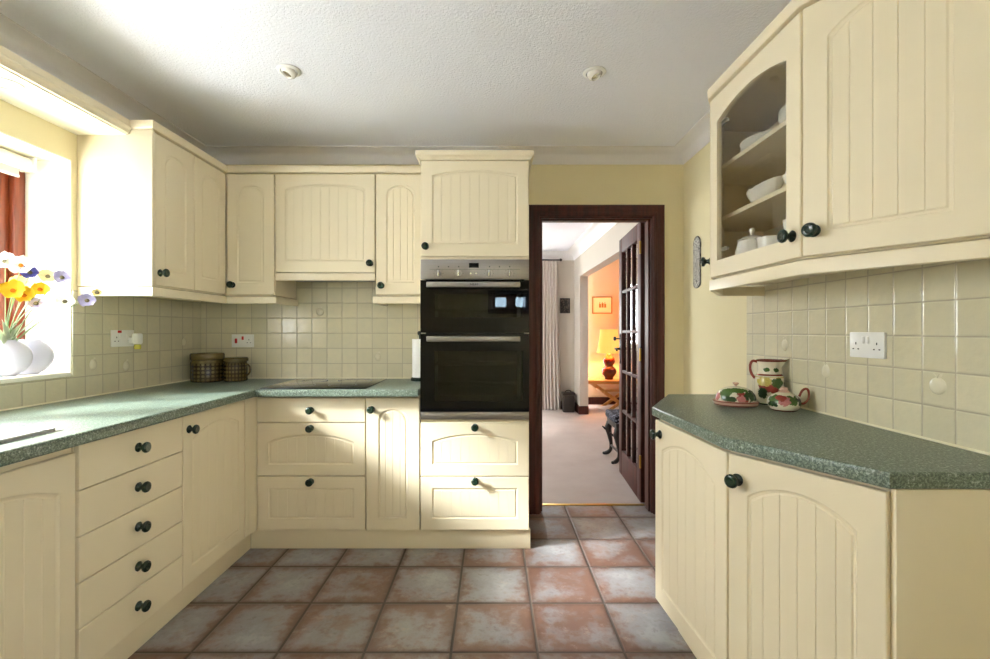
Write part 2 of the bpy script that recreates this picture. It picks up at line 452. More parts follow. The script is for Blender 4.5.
def window(name, mat, axis, plane, a0, a1, z0, z1, out, mull, glass, st=0.06, dp=0.06):
    """outer frame + sash per light + pane per light; axis: the horizontal axis the window runs along"""
    def bx(m, p0, p1, b0, b1, c0, c1, bev=.004):
        if axis == 'y': m.box(min(p0, p1), max(p0, p1), b0, b1, c0, c1, bev)
        else: m.box(b0, b1, min(p0, p1), max(p0, p1), c0, c1, bev)
    e = bpy.data.objects.new(name, None); COL.objects.link(e); struct(e)
    e.location = (plane, a0, z0) if axis == 'y' else (a0, plane, z0)
    m = MB(); s = out
    bx(m, plane, plane + s * dp, a0, a0 + st, z0, z1); bx(m, plane, plane + s * dp, a1 - st, a1, z0, z1)
    bx(m, plane, plane + s * dp, a0 + st, a1 - st, z0, z0 + st); bx(m, plane, plane + s * dp, a0 + st, a1 - st, z1 - st, z1)
    w = (a1 - a0 - 2 * st) / mull
    for k in range(1, mull):
        x = a0 + st + w * k; bx(m, plane, plane + s * dp, x - .02, x + .02, z0 + st, z1 - st)
    m.part('window_frame', mat, e)
    for k in range(mull):
        l, r = a0 + st + w * k + (.022 if k else .002), a0 + st + w * (k + 1) - (.022 if k < mull - 1 else .002)
        b, t2 = z0 + st + .002, z1 - st - .002
        q = MB(); p0 = plane + s * .022; p1 = plane + s * .062; sw = .052
        bx(q, p0, p1, l, l + sw, b, t2); bx(q, p0, p1, r - sw, r, b, t2); bx(q, p0, p1, l + sw, r - sw, b, b + sw); bx(q, p0, p1, l + sw, r - sw, t2 - sw, t2)
        sa = q.part('window_sash', mat, e)
        g = MB(); bx(g, plane + s * .04, plane + s * .044, l + sw - .004, r - sw + .004, b + sw - .004, t2 - sw + .004, 0)
        g.part('pane', glass, sa, smooth=0)
    return e
window('window_1', 'redwood', 'y', XL - .206, WY0 + .006, WY1 - .006, WZ0, WZ1 - .006, -1, 2, 'clear_glass', st=.05)
window('window_2', 'mahogany', 'x', YB - .1, BX0, BX1, BZ0, BZ1, -1, 3, 'rippled_glass')

window('added_fill_window', 'redwood', 'y', XR + .12, VY0, VY1, VZ0, VZ1, 1, 2, 'clear_glass')  # invented opening, brightens the drawer run under the kitchen window

# roller blind in the window head
t = thing('roller_blind', 'rolled up cream roller blind at the head of the kitchen window', 'blind', (XL - .15, 1.3, 1.95))
m = MB(); m.lathe([(0, -.80), (.029, -.80), (.029, .80), (0, .80)], (XL - .15, 1.3, 1.957), 24, axis='y')
m.part('blind_roll', 'blind_fabric', t)
MB().box(XL - .1795, XL - .178, .50, 2.10, 1.905, 1.957).part('blind_drop', 'blind_fabric', t, smooth=0)
MB().box(XL - .184, XL - .173, .50, 2.10, 1.895, 1.908, .003).part('bottom_bar', 'white_plastic', t)
for y in (.485, 2.107):
    MB().box(XL - .185, XL - .115, y, y + .012, 1.925, 1.99, .003).part('bracket', 'white_plastic', t)

# wall tiling
TT = 0.006
def tiling(name, mat, bl):
    m = MB()
    for b in bl: m.box(*b)
    return struct(m.build(name, mat, smooth=0, recalc=False))
tl = tiling('wall_left_tiles', 'tile_left', [(XL, XL + TT, .2, WY1, WT - .04, WZ0 - .021), (XL, XL + TT, WY1, YF, WT - .04, 1.40)])
tf = tiling('wall_far_tiles', 'tile_far', [(XL + TT, -.403, YF - TT, YF, WT - .04, 1.58)])
tr = tiling('wall_right_tiles', 'tile_right', [(XR - TT, XR, -.6, 2.335, WT - .04, 1.44)])
# fruit reliefs moulded into a few tiles
def relief(parent, px, py, plane, kind):
    dx, dy = (px - 493) / 470.0, (331 - py) / 470.0
    if plane == 'far': Y = YF - TT; c = (dx * Y, Y, HC + dy * Y); ex = Vector((1, 0, 0)); en = Vector((0, -1, 0))
    elif plane == 'left': X = XL + TT; Y = X / dx; c = (X, Y, HC + dy * Y); ex = Vector((0, 1, 0)); en = Vector((1, 0, 0))
    else: X = XR - TT; Y = X / dx; c = (X, Y, HC + dy * Y); ex = Vector((0, -1, 0)); en = Vector((-1, 0, 0))
    c = Vector(c); m = MB()
    def to(p): return c + ex * p.x + Vector((0, 0, p.y)) + en * (p.z - .0006)
    prof = [(.026 * math.sin(a), .010 * math.cos(a)) for a in [i * PI / 2 / 6 for i in range(7)]]
    vs = MB().lathe(prof, (0, 0, 0), 20)
    sc = {'apple': (1, .95), 'pear': (.8, 1.15), 'plum': (.78, 1.0)}[kind]
    m.add([(p[0] * sc[0], p[1] * sc[1] * (1 + (.25 * p[1] / .026 if kind == 'pear' and p[1] < 0 else 0)), p[2]) for p in vs.v], vs.f, to)
    for a, l in ((.7, .02), (2.3, .017)):
        vs2 = [(0, .022, .001), (math.cos(a) * l * .5 - .006, .024 + math.sin(a) * l * .5 + .004, .004), (math.cos(a) * l, .024 + math.sin(a) * l, .001), (math.cos(a) * l * .5 + .006, .024 + math.sin(a) * l * .5 - .004, .003)]
        m.add(vs2, [(0, 1, 2, 3)], to)
    m.tube([(0, .018, .003), (.002, .028, .004), (.006, .036, .002)], .0015, 6, to)
    m.part('fruit_relief', 'tile_relief', parent)
relief(tl, 93, 365, 'left', 'pear'); relief(tl, 184, 342, 'left', 'plum'); relief(tl, 126, 366, 'left', 'plum')
relief(tf, 320, 312, 'far', 'apple'); relief(tf, 378, 357, 'far', 'plum')
relief(tr, 785, 345, 'right', 'plum'); relief(tr, 938, 386, 'right', 'apple'); relief(tr, 826, 372, 'right', 'pear')

# coving round the kitchen ceiling
def cove(w, h, n=7):
    pts = [(0.0, -h), (.006, -h)]
    for i in range(n + 1):
        a = PI / 2 * i / n
        pts.append((.008 + (w - .012) * (1 - math.cos(a)), -h + .006 + (h - .012) * math.sin(a)))
    pts += [(w - .002, -.006), (w, -.006), (w, 0.0), (0.0, 0.0)]
    return pts
cv = cove(.10, .085)
struct(MB().sweep([(XL, YB), (XL, YF), (XR, YF), (XR, YB)], cv, ZC - .0005).build('trim_3', 'coving_white', smooth=40))

# ------------------------------------------------------------------ doors, drawers, knobs
KNOB = None
def knob(parent, x, z):
    global KNOB
    if KNOB is None:
        p = [(0, .001), (.0145, .001), (.0155, -.003), (.012, -.0065), (.0085, -.011), (.0075, -.017), (.010, -.021), (.0165, -.0245), (.018, -.029), (.0165, -.034), (.011, -.0365), (.008, -.0355), (0, -.036)]
        o = MB().lathe(p, (0, 0, 0), 24, axis='y').build('knob', 'knob_green', smooth=50); KNOB = o.data
    else:
        o = bpy.data.objects.new('knob', KNOB); COL.objects.link(o)
    o.parent = parent; o.location = (x, 0, z); o.scale = (1.14, 1.05, 1.14)
    return o

def panel_front(W, H, T=.019, fr=(.06, .06, .06, .06), rise=0.03, power=(2.0, 1.0), n=5, plain=False, hole=False):
    """routed slab front: x 0..W, z 0..H, front at y=0, back at y=T"""
    m = MB()
    if plain: return m.box(0, W, 0, T, 0, H, .0025)
    fl, frr, fb, ft = fr; R = W - frr; spring = H - ft - rise
    offs = [0, .0035, .0095, .014]; dep = [0, .0038, .0056, .0026]
    e = .0025
    cols = [(0, 'o', 0), (e, 'o', 1)] + [(fl + o, 'l', k) for k, o in enumerate(offs)]
    a, b = fl + offs[-1], R - offs[-1]
    xs = []
    sw = (R - fl) / n
    gr = [fl + sw * k for k in range(1, n)] if n > 1 else []
    samples = 6 if n <= 1 else 3
    edges = [fl + sw * k for k in range(n + 1)]
    if n <= 1: edges = [fl, R]; samples = 16
    for k in range(len(edges) - 1):
        for j in range(samples + 1):
            x = edges[k] + (edges[k + 1] - edges[k]) * j / samples
            if a + .004 < x < b - .004 and all(abs(x - g) > .005 for g in gr): xs.append((x, 0))
    for g in gr: xs += [(g - .0016, 0), (g, .0018), (g + .0016, 0)]
    xs.sort()
    cols += [(x, 'i', d) for x, d in xs]
    cols += [(R - o, 'r', k) for k, o in reversed(list(enumerate(offs)))] + [(W - e, 'o', 1), (W, 'o', 0)]
    def shape(x, o):
        l, r = fl + o, R - o
        t_ = max(-1.0, min(1.0, (2 * (x - l) / (r - l)) - 1))
        return max(0.0, 1 - abs(t_) ** power[0]) ** power[1]
    rows = [('e0',), ('e1',)] + [('b', k) for k in range(4)] + [('t', k) for k in (3, 2, 1, 0)] + [('e2',), ('e3',)]
    nv = len(rows); nc = len(cols)
    def ringc(c): return {'o': -1, 'i': 3}.get(c[1], c[2])
    vs = []
    for c in cols:
        x = c[0]; rc = ringc(c)
        for r in rows:
            if r[0] == 'e0': z, rr, ed = 0, -1, 0
            elif r[0] == 'e1': z, rr, ed = e, -1, 1
            elif r[0] == 'e2': z, rr, ed = H - e, -1, 1
            elif r[0] == 'e3': z, rr, ed = H, -1, 0
            elif r[0] == 'b': z, rr, ed = fb + offs[r[1]], r[1], 1
            else:
                o = offs[r[1]]; z, rr, ed = spring - o + rise * shape(x, o), r[1], 1
            k = min(rc, rr)
            d = 0 if k < 0 else dep[k]
            if k == 3 and c[1] == 'i': d += c[2]
            if c[1] == 'o' and c[2] == 0 or ed == 0: d = .0022
            vs.append((x, d, z))
    fs = []
    def inside(ci, ri):
        return ringc(cols[ci]) >= 0 and ringc(cols[ci + 1]) >= 0 and rows[ri][0] in 'bt' and rows[ri + 1][0] in 'bt'
    for ci in range(nc - 1):
        for ri in range(nv - 1):
            if hole and inside(ci, ri): continue
            fs.append((ci * nv + ri, (ci + 1) * nv + ri, (ci + 1) * nv + ri + 1, ci * nv + ri + 1))
    m.add(vs, fs)
    # sides and back
    per = [ci * nv for ci in range(nc)] + [(nc - 1) * nv + ri for ri in range(1, nv)] + [ci * nv + nv - 1 for ci in range(nc - 2, -1, -1)] + [ri for ri in range(nv - 2, 0, -1)]
    base = len(m.v)
    m.v += [(m.v[i][0], T, m.v[i][2]) for i in per]
    L = len(per)
    for k in range(L): m.f.append((per[k], base + k, base + (k + 1) % L, per[(k + 1) % L]))
    if not hole:
        m.f.append(tuple(base + k for k in range(L)))
    else:
        c0 = next(i for i, c in enumerate(cols) if c[1] == 'l' and c[2] == 0); c1 = nc - 1 - c0
        r0, r1 = 2, nv - 3
        loop = [ci * nv + r0 for ci in range(c0, c1 + 1)] + [c1 * nv + ri for ri in range(r0 + 1, r1 + 1)] + [ci * nv + r1 for ci in range(c1 - 1, c0 - 1, -1)] + [c0 * nv + ri for ri in range(r1 - 1, r0, -1)]
        loop = [i for i in loop]
        b2 = len(m.v)
        m.v += [(m.v[i][0], T, m.v[i][2]) for i in loop]
        K = len(loop)
        for k in range(K): m.f.append((loop[k], loop[(k + 1) % K], b2 + (k + 1) % K, b2 + k))
        # back ring
        g = len(m.v)
        m.v += [(p[0], T, p[2]) for p in vs]
        for ci in range(nc - 1):
            for ri in range(nv - 1):
                if not inside(ci, ri): m.f.append((g + ci * nv + ri, g + ci * nv + ri + 1, g + (ci + 1) * nv + ri + 1, g + (ci + 1) * nv + ri))
    return m

def front(root, name, p0, p1, z0, z1, knob_at=None, mat='cream', gap=.0024, **kw):
    """door or drawer front between two plan points (as seen from the room, first to second); knob_at = (fraction or metres along, height)"""
    d = Vector((p1[0] - p0[0], p1[1] - p0[1])); W = d.length - 2 * gap; d.normalize()
    m = panel_front(W, z1 - z0 - 2 * gap, **kw)
    o = m.build(name, mat, root, loc=(p0[0] + d.x * gap - root.location.x, p0[1] + d.y * gap - root.location.y, z0 + gap - root.location.z), rotz=math.atan2(d.y, d.x), smooth=11)
    if knob_at: knob(o, knob_at[0], knob_at[1] - z0 - gap)
    return o

def carcass(root, poly, z0, z1, mat='cream', name='carcass'):
    return MB().prism(poly, z0, z1).part(name, mat, root, smooth=0)
def rect(x0, x1, y0, y1): return [(x0, y0), (x1, y0), (x1, y1), (x0, y1)]

ARCH = dict(fr=(.055, .055, .065, .055), rise=.045, power=(2.0, 1.0))
NARROW = dict(fr=(.062, .062, .07, .065), rise=.055, power=(2.3, .55))
BK = XL + TT + .003
DB = .113; DT = .845      # base fronts, bottom and top

# --- run under the window
def base_left(y0, y1, label, name='base_cabinet'):
    t = thing(name, label, 'cabinet', (FLX - .3, (y0 + y1) / 2, 0))
    carcass(t, rect(BK, FLX - .0205, y0 + .001, y1 - .001), .1, .853)
    return t
t = base_left(.285, .885, 'cream base cabinet under the sink, second along from the five-drawer unit')
front(t, 'door', (FLX, .285), (FLX, .885), DB, .83, (.05, .77), n=6, **ARCH)
t = base_left(.889, 1.489, 'cream appliance cabinet with lowered arched door, next to the five-drawer unit')
front(t, 'door', (FLX - .004, .889), (FLX - .004, 1.489), DB, .828, None, n=9, fr=(.055, .055, .065, .06), rise=.05, power=(2.0, 1.0))
t = base_left(1.493, 1.992, 'cream five-drawer base unit with dark green knobs under the window worktop', 'drawer_unit')
dh = (.848 - DB) / 5
for k in range(5):
    z0 = DB + dh * k
    front(t, 'drawer_front', (FLX, 1.493), (FLX, 1.992), z0, z0 + dh, (.2475, z0 + dh * .53), plain=True, gap=.0015)
t = base_left(1.994, 2.490, 'cream base cabinet with one tall arched door beside the corner post')
front(t, 'door', (FLX, 1.994), (FLX, 2.490), DB, .848, (.036, .785), n=6, **ARCH)
post = [(FLX - .02, 2.4925), (FLX, 2.4925), (FLX, 2.5), (FLX - .003, 2.503), (FLX - .003, 2.512), (FLX, 2.515), (FLX + .001, 2.53), (FLX + .004, 2.545), (FLX + .010, 2.556),
        (FLX + .0135, 2.566), (FLX + .0135, FY + .016), (FLX - .02, FY + .016)]
MB().prism(post, DB, .848).part('corner_post', 'cream', t)

# --- run on the far wall
BKY = YF - TT - .003
def base_far(x0, x1, label, name):
    t = thing(name, label, 'cabinet', ((x0 + x1) / 2, FY + .3, 0))
    carcass(t, rect(x0 + .001, x1 - .001, FY + .0205, BKY), .1, .853)
    return t
t = base_far(-1.300, -.701, 'cream three-drawer unit under the black hob', 'drawer_unit')
front(t, 'drawer_front', (-1.3, FY), (-.701, FY), .706, DT, (.297, .776), plain=True)
front(t, 'drawer_front', (-1.3, FY), (-.701, FY), .412, .706, (.297, .677), n=9, fr=(.062, .062, .062, .062), rise=.045, power=(2.2, .8))
front(t, 'drawer_front', (-1.3, FY), (-.701, FY), DB, .412, (.297, .384), n=9, fr=(.062, .062, .062, .062), rise=0.0)
t = base_far(-.699, -.402, 'narrow cream base cabinet between the hob drawers and the oven tower', 'base_cabinet')
front(t, 'door', (-.699, FY), (-.402, FY), DB, DT, (.03, .780), n=4, fr=(.066, .066, .062, .062), rise=.055, power=(2.3, .55))

# oven tower
TX0, TX1 = -.4, .2
t = thing('oven_tower', 'tall cream oven housing with a cupboard above the oven and two drawers beneath', 'cabinet', (-.1, FY + .3, 0))
m = MB()
fy = FY + .0205
m.box(TX0 + .001, TX0 + .019, fy, BKY + .004, .1, 2.15); m.box(TX1 - .019, TX1 - .001, fy, BKY + .004, .1, 2.15)
for z in (.1, .70, 1.607, 2.132): m.box(TX0 + .019, TX1 - .019, fy, BKY + .004, z, z + .018)
m.box(TX0 + .019, TX1 - .019, BKY - .008, BKY + .004, .118, 2.132)
m.part('carcass', 'cream', t, smooth=0)
front(t, 'door', (TX0, FY), (TX1, FY), 1.618, 2.150, (.028, 1.673), n=9, fr=(.062, .062, .068, .05), rise=.03, power=(2.0, 1.0))
front(t, 'drawer_front', (TX0, FY), (TX1, FY), .410, .7085, (.299, .683), n=9, fr=(.062, .062, .062, .062), rise=.04, power=(2.0, .9))
front(t, 'drawer_front', (TX0, FY), (TX1, FY), DB, .410, (.299, .389), n=9, fr=(.062, .062, .062, .062), rise=0.0)
corn = [(0.002, 0), (.008, .002), (.012, .008), (.012, .039), (.0, .039), (-.02, .039), (-.02, .002)]
tcorn = [(0.002, 0), (.004, 0), (.006, .006), (.020, .018), (.023, .02), (.023, .044), (.0, .044), (-.02, .044), (-.02, .002)]
MB().sweep([(TX0 - .001, YF - .06), (TX0 - .001, FY + .002), (TX1 + .001, FY + .002), (TX1 + .001, YF - .06)], tcorn, 2.152, side=1).part('cornice', 'cream', t)

# --- plinths
def plinth(name, label, m):
    return tag(m.build(name, 'cream', origin=m.v[0]), label, 'plinth')
plinth('plinth', 'cream plinth board along the floor under the five-drawer run', MB().box(FLX - .051, FLX - .033, .285, 2.618, .0005, .108, .002))
plinth('plinth', 'cream plinth board along the floor under the hob drawers and oven tower', MB().box(FLX - .030, TX1 + .008, FY + .028, FY + .046, .0005, .1115, .002))

# --- worktops
def slab(poly, z0, z1, rad, name, label, mat='worktop'):
    """worktop slab with a rounded top and bottom front edge"""
    bm = bmesh.new()
    vs = [bm.verts.new((x, y, z0)) for x, y in poly]
    f = bm.faces.new(vs); r = bmesh.ops.extrude_face_region(bm, geom=[f])
    for v in r['geom']:
        if isinstance(v, bmesh.types.BMVert): v.co.z = z1
    ed = [e for e in bm.edges if abs(e.verts[0].co.z - e.verts[1].co.z) < 1e-6]
    bmesh.ops.bevel(bm, geom=ed, offset=rad, segments=4, profile=.5, affect='EDGES', clamp_overlap=True)
    bmesh.ops.recalc_face_normals(bm, faces=bm.faces[:])
    bm.verts.index_update()
    m = MB(); m.add([v.co.copy() for v in bm.verts], [[v.index for v in f.verts] for f in bm.faces]); bm.free()
    return tag(m.build(name, mat, origin=(poly[0][0], poly[0][1], z1), smooth=30), label, 'worktop')
WX = -1.277
slab([(XL + TT + .001, .2), (WX, .2), (WX, 2.522), (TX0 - .003, 2.522), (TX0 - .003, YF - TT - .001), (XL + TT + .001, YF - TT - .001)], WT - .040, WT, .008,
     'worktop', 'L-shaped green speckled worktop running under the window to the oven tower')
RW = [(.663, 1.961), (.872, 2.345), (XR - TT - .001, 2.345), (XR - TT - .001, 1.045), (.882, 1.045), (.687, 1.402)]
slab(RW, WT - .038, WT, .007, 'worktop', 'angled green speckled worktop carrying the fruit painted pottery')
# sealant beads
struct(MB().sweep([(XL + TT, .2), (XL + TT, YF - TT), (TX0 - .004, YF - TT)], [(0, .0003), (.005, .0003), (0, .006)], WT).build('trim_4', 'sealant'))
struct(MB().sweep([(XR - TT, 2.335), (XR - TT, 1.06)], [(0, .0003), (.005, .0003), (0, .006)], WT).build('trim_5', 'sealant'))

# --- hob
t = thing('hob', 'black ceramic glass hob set on the green worktop above the three drawers', 'hob', (-.978, 2.81, WT))
MB().box(-1.266, -.690, 2.552, 3.058, WT + .0006, WT + .0065, .0025).part('glass_top', 'hob_glass', t)
m = MB()
for x, y, r in ((-1.11, 2.68, .09), (-.86, 2.69, .075), (-1.11, 2.93, .075), (-.86, 2.93, .1)):
    m.lathe([(r, 0), (r + .003, 0), (r + .003, .0003), (r, .0003), (r, 0)], (x, y, WT + .0066), 40)
m.part('ring_marking', 'plastic_grey', t, smooth=0)

# --- sink drainer
t = thing('sink_drainer', 'stainless steel sink drainer let into the worktop below the window', 'sink', (-1.6, 1.0, WT))
m = MB(); x0, x1, y0, y1, z = -1.835, -1.368, .3, 1.495, WT
m.box(x0, x1, y0, y1, z + .0006, z + .0022)
m.part('drainer_plate', 'steel_satin', t, smooth=0)
m = MB()
path = [(x0 + .01, y0 + .01), (x1 - .01, y0 + .01), (x1 - .01, y1 - .02), (x1 - .02, y1 - .01), (x0 + .02, y1 - .01), (x0 + .01, y1 - .02), (x0 + .01, y0 + .01)]
m.tube([(x, y, z + .0064) for x, y in path], .0055, 8, straight=True)
m.part('rolled_rim', 'steel_satin', t)
for k in range(7):
    x = x0 + .09 + k * .045
    MB().tube([(x, .95, z + .0038), (x, 1.40, z + .0038)], .003, 6).part('drain_rib', 'steel', t)

# --- the double oven
t = thing('double_oven', 'built-in double oven of black glass and brushed steel set in the tall housing', 'oven', (-.1, FY, .722))
ox0, ox1 = -.3975, .1975
m = MB(); bx0, bx1, by1 = ox0 + .025, ox1 - .025, YF - .08
m.box(bx0, bx0 + .02, FY + .022, by1, .726, 1.6); m.box(bx1 - .02, bx1, FY + .022, by1, .726, 1.6); m.box(bx0 + .02, bx1 - .02, by1 - .02, by1, .726, 1.6)
for za, zb in ((.726, .80), (1.14, 1.24), (1.455, 1.6)): m.box(bx0 + .02, bx1 - .02, FY + .022, by1 - .02, za, zb)
m.part('oven_body', 'oven_inside', t, smooth=0)
pn = MB().box(ox0, ox1, FY - .004, FY + .018, 1.4945, 1.603, .002).part('control_panel', 'steel', t)
m = MB().box(ox0 + .05, ox1 - .05, FY - .0048, FY - .0038, 1.5475, 1.5485); m.part('panel_seam', 'dark_plastic', pn, smooth=0)
def opx(px): return (px - 493) * (FY - .004) / 470
def opz(py): return HC + (331 - py) * (FY - .004) / 470
for px in (438.5, 458.5, 489, 509.5):
    kx, kz = opx(px), opz(273.5)
    k = MB().lathe([(0, 0), (.016, 0), (.0165, -.003), (.015, -.006), (0, -.006)], (kx, FY - .0042, kz), 28, axis='y').part('dial', 'steel', pn)
    MB().box(kx - .0045, kx + .0045, FY - .026, FY - .0095, kz - .018, kz + .018, .003).part('dial_grip', 'chrome', k)
    for a in range(8):
        an = PI / 2 + (a - 3.5) * .62
        MB().box(kx + .025 * math.cos(an) - .0012, kx + .025 * math.cos(an) + .0012, FY - .0047, FY - .0039, kz + .025 * math.sin(an) - .0012, kz + .025 * math.sin(an) + .0012).part('dial_mark', 'dark_plastic', k, smooth=0)
for px in (470.7, 476):
    MB().lathe([(0, 0), (.006, 0), (.006, -.006), (.004, -.008), (0, -.008)], (opx(px), FY - .0042, opz(273.5)), 16, axis='y').part('push_button', 'chrome', pn)
MB().box(opx(469), opx(478.7), FY - .0052, FY - .0038, opz(267.8), opz(263), .0005).part('clock_display', 'black_glass', pn)
for px in (438.5, 448.5, 458.7, 489.5, 499.5, 509.7):
    MB().box(opx(px) - .003, opx(px) + .003, FY - .0048, FY - .0038, opz(266.7) - .003, opz(266.7) + .003, .0008).part('panel_symbol', 'dark_plastic', pn)
def oven_door(z0, z1, wz0, wz1):
    d = MB(); gx0, gx1 = opx(434.5), opx(523)
    d.box(ox0, gx0, FY - .012, FY + .016, z0, z1); d.box(gx1, ox1, FY - .012, FY + .016, z0, z1)
    d.box(gx0, gx1, FY - .012, FY + .016, z0, wz0); d.box(gx0, gx1, FY - .012, FY + .016, wz1, z1)
    o = d.part('oven_door', 'black_glass', t, smooth=0)
    MB().box(gx0, gx1, FY - .0119, FY - .0075, wz0, wz1).part('door_window', 'oven_window', o, smooth=0)
    hx0, hx1 = opx(427.4), opx(519.8)
    h = MB().box(hx0, hx1, FY - .052, FY - .034, z1 - .042, z1 - .012, .004)
    for x in (hx0 + .03, hx1 - .05): h.box(x, x + .02, FY - .036, FY - .0115, z1 - .034, z1 - .02)
    ho = h.part('door_handle', 'steel', o)
    return o, ho
d1, h1 = oven_door(1.2005, 1.488, 1.285, 1.412)
d2, h2 = oven_door(.768, 1.1945, .825, 1.100)
MB().box(ox0, ox1, FY - .004, FY + .018, .724, .765, .002).part('vent_strip', 'steel', t)
# maker's mark on the upper handle bar
cu = bpy.data.curves.new('maker_mark', 'FONT'); cu.body = 'NEFF'; cu.size = .017; cu.align_x = 'CENTER'; cu.align_y = 'CENTER'; cu.extrude = .0004
dg = None
fo = bpy.data.objects.new('maker_mark_text', cu); COL.objects.link(fo)
bpy.context.view_layer.update()
me = bpy.data.meshes.new_from_object(fo.evaluated_get(bpy.context.evaluated_depsgraph_get()))
COL.objects.unlink(fo); bpy.data.objects.remove(fo)
mk = bpy.data.objects.new('maker_mark', me); COL.objects.link(mk); me.materials.append(M['dark_plastic'])
mk.parent = h1; mk.rotation_euler = (PI / 2, 0, 0); mk.scale = (1.25, 1, 1)
mk.location = (opx(474.5) - t.location.x, FY - .0525 - t.location.y, 1.461 - t.location.z)
# wire racks behind the oven glass
def rack(zs, y0):
    for z in zs:
        m = MB()
        for k in range(3): m.tube([(ox0 + .06, y0 + .02 + k * .12, z), (ox1 - .06, y0 + .02 + k * .12, z)], .0025, 6)
        for k in range(4): m.tube([(ox0 + .06 + k * .158, y0 + .02, z), (ox0 + .06 + k * .158, y0 + .26, z)], .0025, 6)
        m.part('wire_rack', 'chrome', t)
rack((.90, 1.02, 1.33), FY + .03)
# ------------------------------------------------------------------ wall cabinets
def wall_far(x0, x1, z0, label, name='wall_cabinet'):
    t = thing(name, label, 'cabinet', ((x0 + x1) / 2, UY + .15, z0))
    return t
ubk = YF - .009
# pair of doors beside the window
t = thing('wall_cabinet', 'cream two-door wall cabinet beside the window with a white lit end panel', 'cabinet', (-1.77, 2.5, UZ0))
carcass(t, rect(XL + .007, UX - .0205, 2.21, 2.796), UZ0 - .002, 2.149)
MB().box(XL + .001, UX + .002, 2.190, 2.2085, UZ0 - .006, 2.149, .0015).part('end_panel', 'cream', t)
front(t, 'door', (UX, 2.211), (UX, 2.503), UZ0, UZ1, (.03, 1.487), n=1, **NARROW)
front(t, 'door', (UX, 2.503), (UX, 2.797), UZ0, UZ1, None, n=1, **NARROW)
t = wall_far(-1.588, -1.302, UZ0, 'cream corner wall cabinet with narrow plain arched door, above the two pottery canisters')
carcass(t, rect(-1.607, -1.303, UY + .0205, ubk), UZ0 - .002, 2.149)
front(t, 'door', (UX + .002, UY), (-1.302, UY), UZ0, UZ1, (.035, 1.484), n=1, **NARROW)
t = wall_far(-1.3, -.702, 1.557, 'cream cooker hood cabinet with wide arched door above the hob', 'hood_cabinet')
carcass(t, rect(-1.299, -.703, UY + .0205, ubk), 1.560, 2.149)
front(t, 'door', (-1.3, UY), (-.702, UY), 1.557, UZ1, (.568, 1.612), n=9, fr=(.058, .058, .065, .06), rise=.03, power=(2.6, .8))
MB().box(-1.299, -.703, UY + .001, UY + .019, 1.511, 1.5555, .003).part('hood_rail', 'cream', t)
MB().box(-1.29, -.712, UY + .024, ubk - .002, 1.535, 1.5595, .003).part('extractor', 'plastic_grey', t)
MB().box(-1.20, -.80, UY + .06, UY + .25, 1.531, 1.5355, .001).part('grease_filter', 'steel', t)
t = wall_far(-.7, -.402, UZ0, 'narrow cream beaded wall cabinet between the cooker hood and the oven tower')
carcass(t, rect(-.699, -.403, UY + .0205, ubk), UZ0 - .002, 2.149)
front(t, 'door', (-.7, UY), (-.402, UY), UZ0, UZ1, (.034, 1.480), n=4, **NARROW)

rail = [(-.016, .0), (-.0135, -.002), (.002, -.002), (.0045, .0), (.005, .004), (.005, .036), (.003, .040), (-.016, .040)]
def trim_thing(name, label, cat, m):
    return tag(m.build(name, 'cream', origin=m.v[0]), label, cat)
RZ = UZ0 - .050
trim_thing('light_rail', 'cream light rail under the corner wall cabinets beside the window', 'light rail',
           MB().sweep([(XL + .0075, 2.192), (UX, 2.192), (UX, UY), (-1.293, UY), (-1.293, ubk - .0005)], rail, RZ))
trim_thing('light_rail', 'short cream light rail under the narrow wall cabinet by the oven tower', 'light rail',
           MB().sweep([(-.709, ubk - .0005), (-.709, UY), (-.404, UY)], rail, RZ))
trim_thing('cornice', 'cream cornice along the tops of the corner and hood wall cabinets', 'cornice',
           MB().sweep([(-1.685, 2.192), (UX, 2.192), (UX, UY), (-.4035, UY)], corn, 2.1505))
# pelmet boxing over the window between the cabinets
t = thing('window_pelmet', 'white pelmet shelf with moulded front edge over the kitchen window', 'pelmet', (-1.8, 1.2, 2.12))
MB().box(XL + .002, -1.705, .2, 2.1885, 2.122, 2.140).part('soffit_board', 'reveal_white', t, smooth=0)
fp = [(-.014, 0), (0, 0), (.001, .014), (.004, .018), (.010, .024), (.011, .030), (.006, .036), (.004, .062), (-.014, .062)]
MB().sweep([(-1.69, .2), (-1.69, 2.1885)], fp, 2.127, side=1).part('front_moulding', 'cream', t)

def downlight(x, y, z, label, tilt=0.0, flat=False):
    t = thing('downlight', label, 'ceiling light', (x, y, z - .0005))
    MB().lathe([(.036, 0), (.052, 0), (.053, -.003), (.048, -.007), (.039, -.009), (.036, -.006), (.036, 0)], (x, y, z - .0008), 36).part('bezel', 'white_plastic', t, smooth=50)
    if flat:
        MB().lathe([(0, -.002), (.034, -.002), (.034, -.004), (0, -.004)], (x, y, z - .0005), 28).part('lens', 'porcelain', t); return
    m = MB()
    R = Matrix.Rotation(tilt, 3, 'Y') @ Matrix.Rotation(-.25, 3, 'X')
    c = Vector((x, y, z - .004))
    def xf(p): q = R @ p; return c + Vector((q.x, q.y, min(q.z, .003)))
    prof = [(.035, .003), (.035, -.006)] + [(.035 * math.cos(a), -.006 - .022 * math.sin(a)) for a in (.3, .6, .85)] + [(.0215, -.024), (.020, -.021), (.0195, -.018)]
    m.lathe(prof, (0, 0, 0), 32, xf); m.part('eyeball', 'porcelain', t, smooth=50)
    MB().lathe([(0, -.0165), (.0196, -.0165), (.0196, -.0185), (0, -.0195)], (0, 0, 0), 24, xf).part('lamp_face', 'chrome', t)
downlight(-.930, 2.143, ZC, 'white eyeball downlight in the ceiling in front of the hood cabinet', .35)
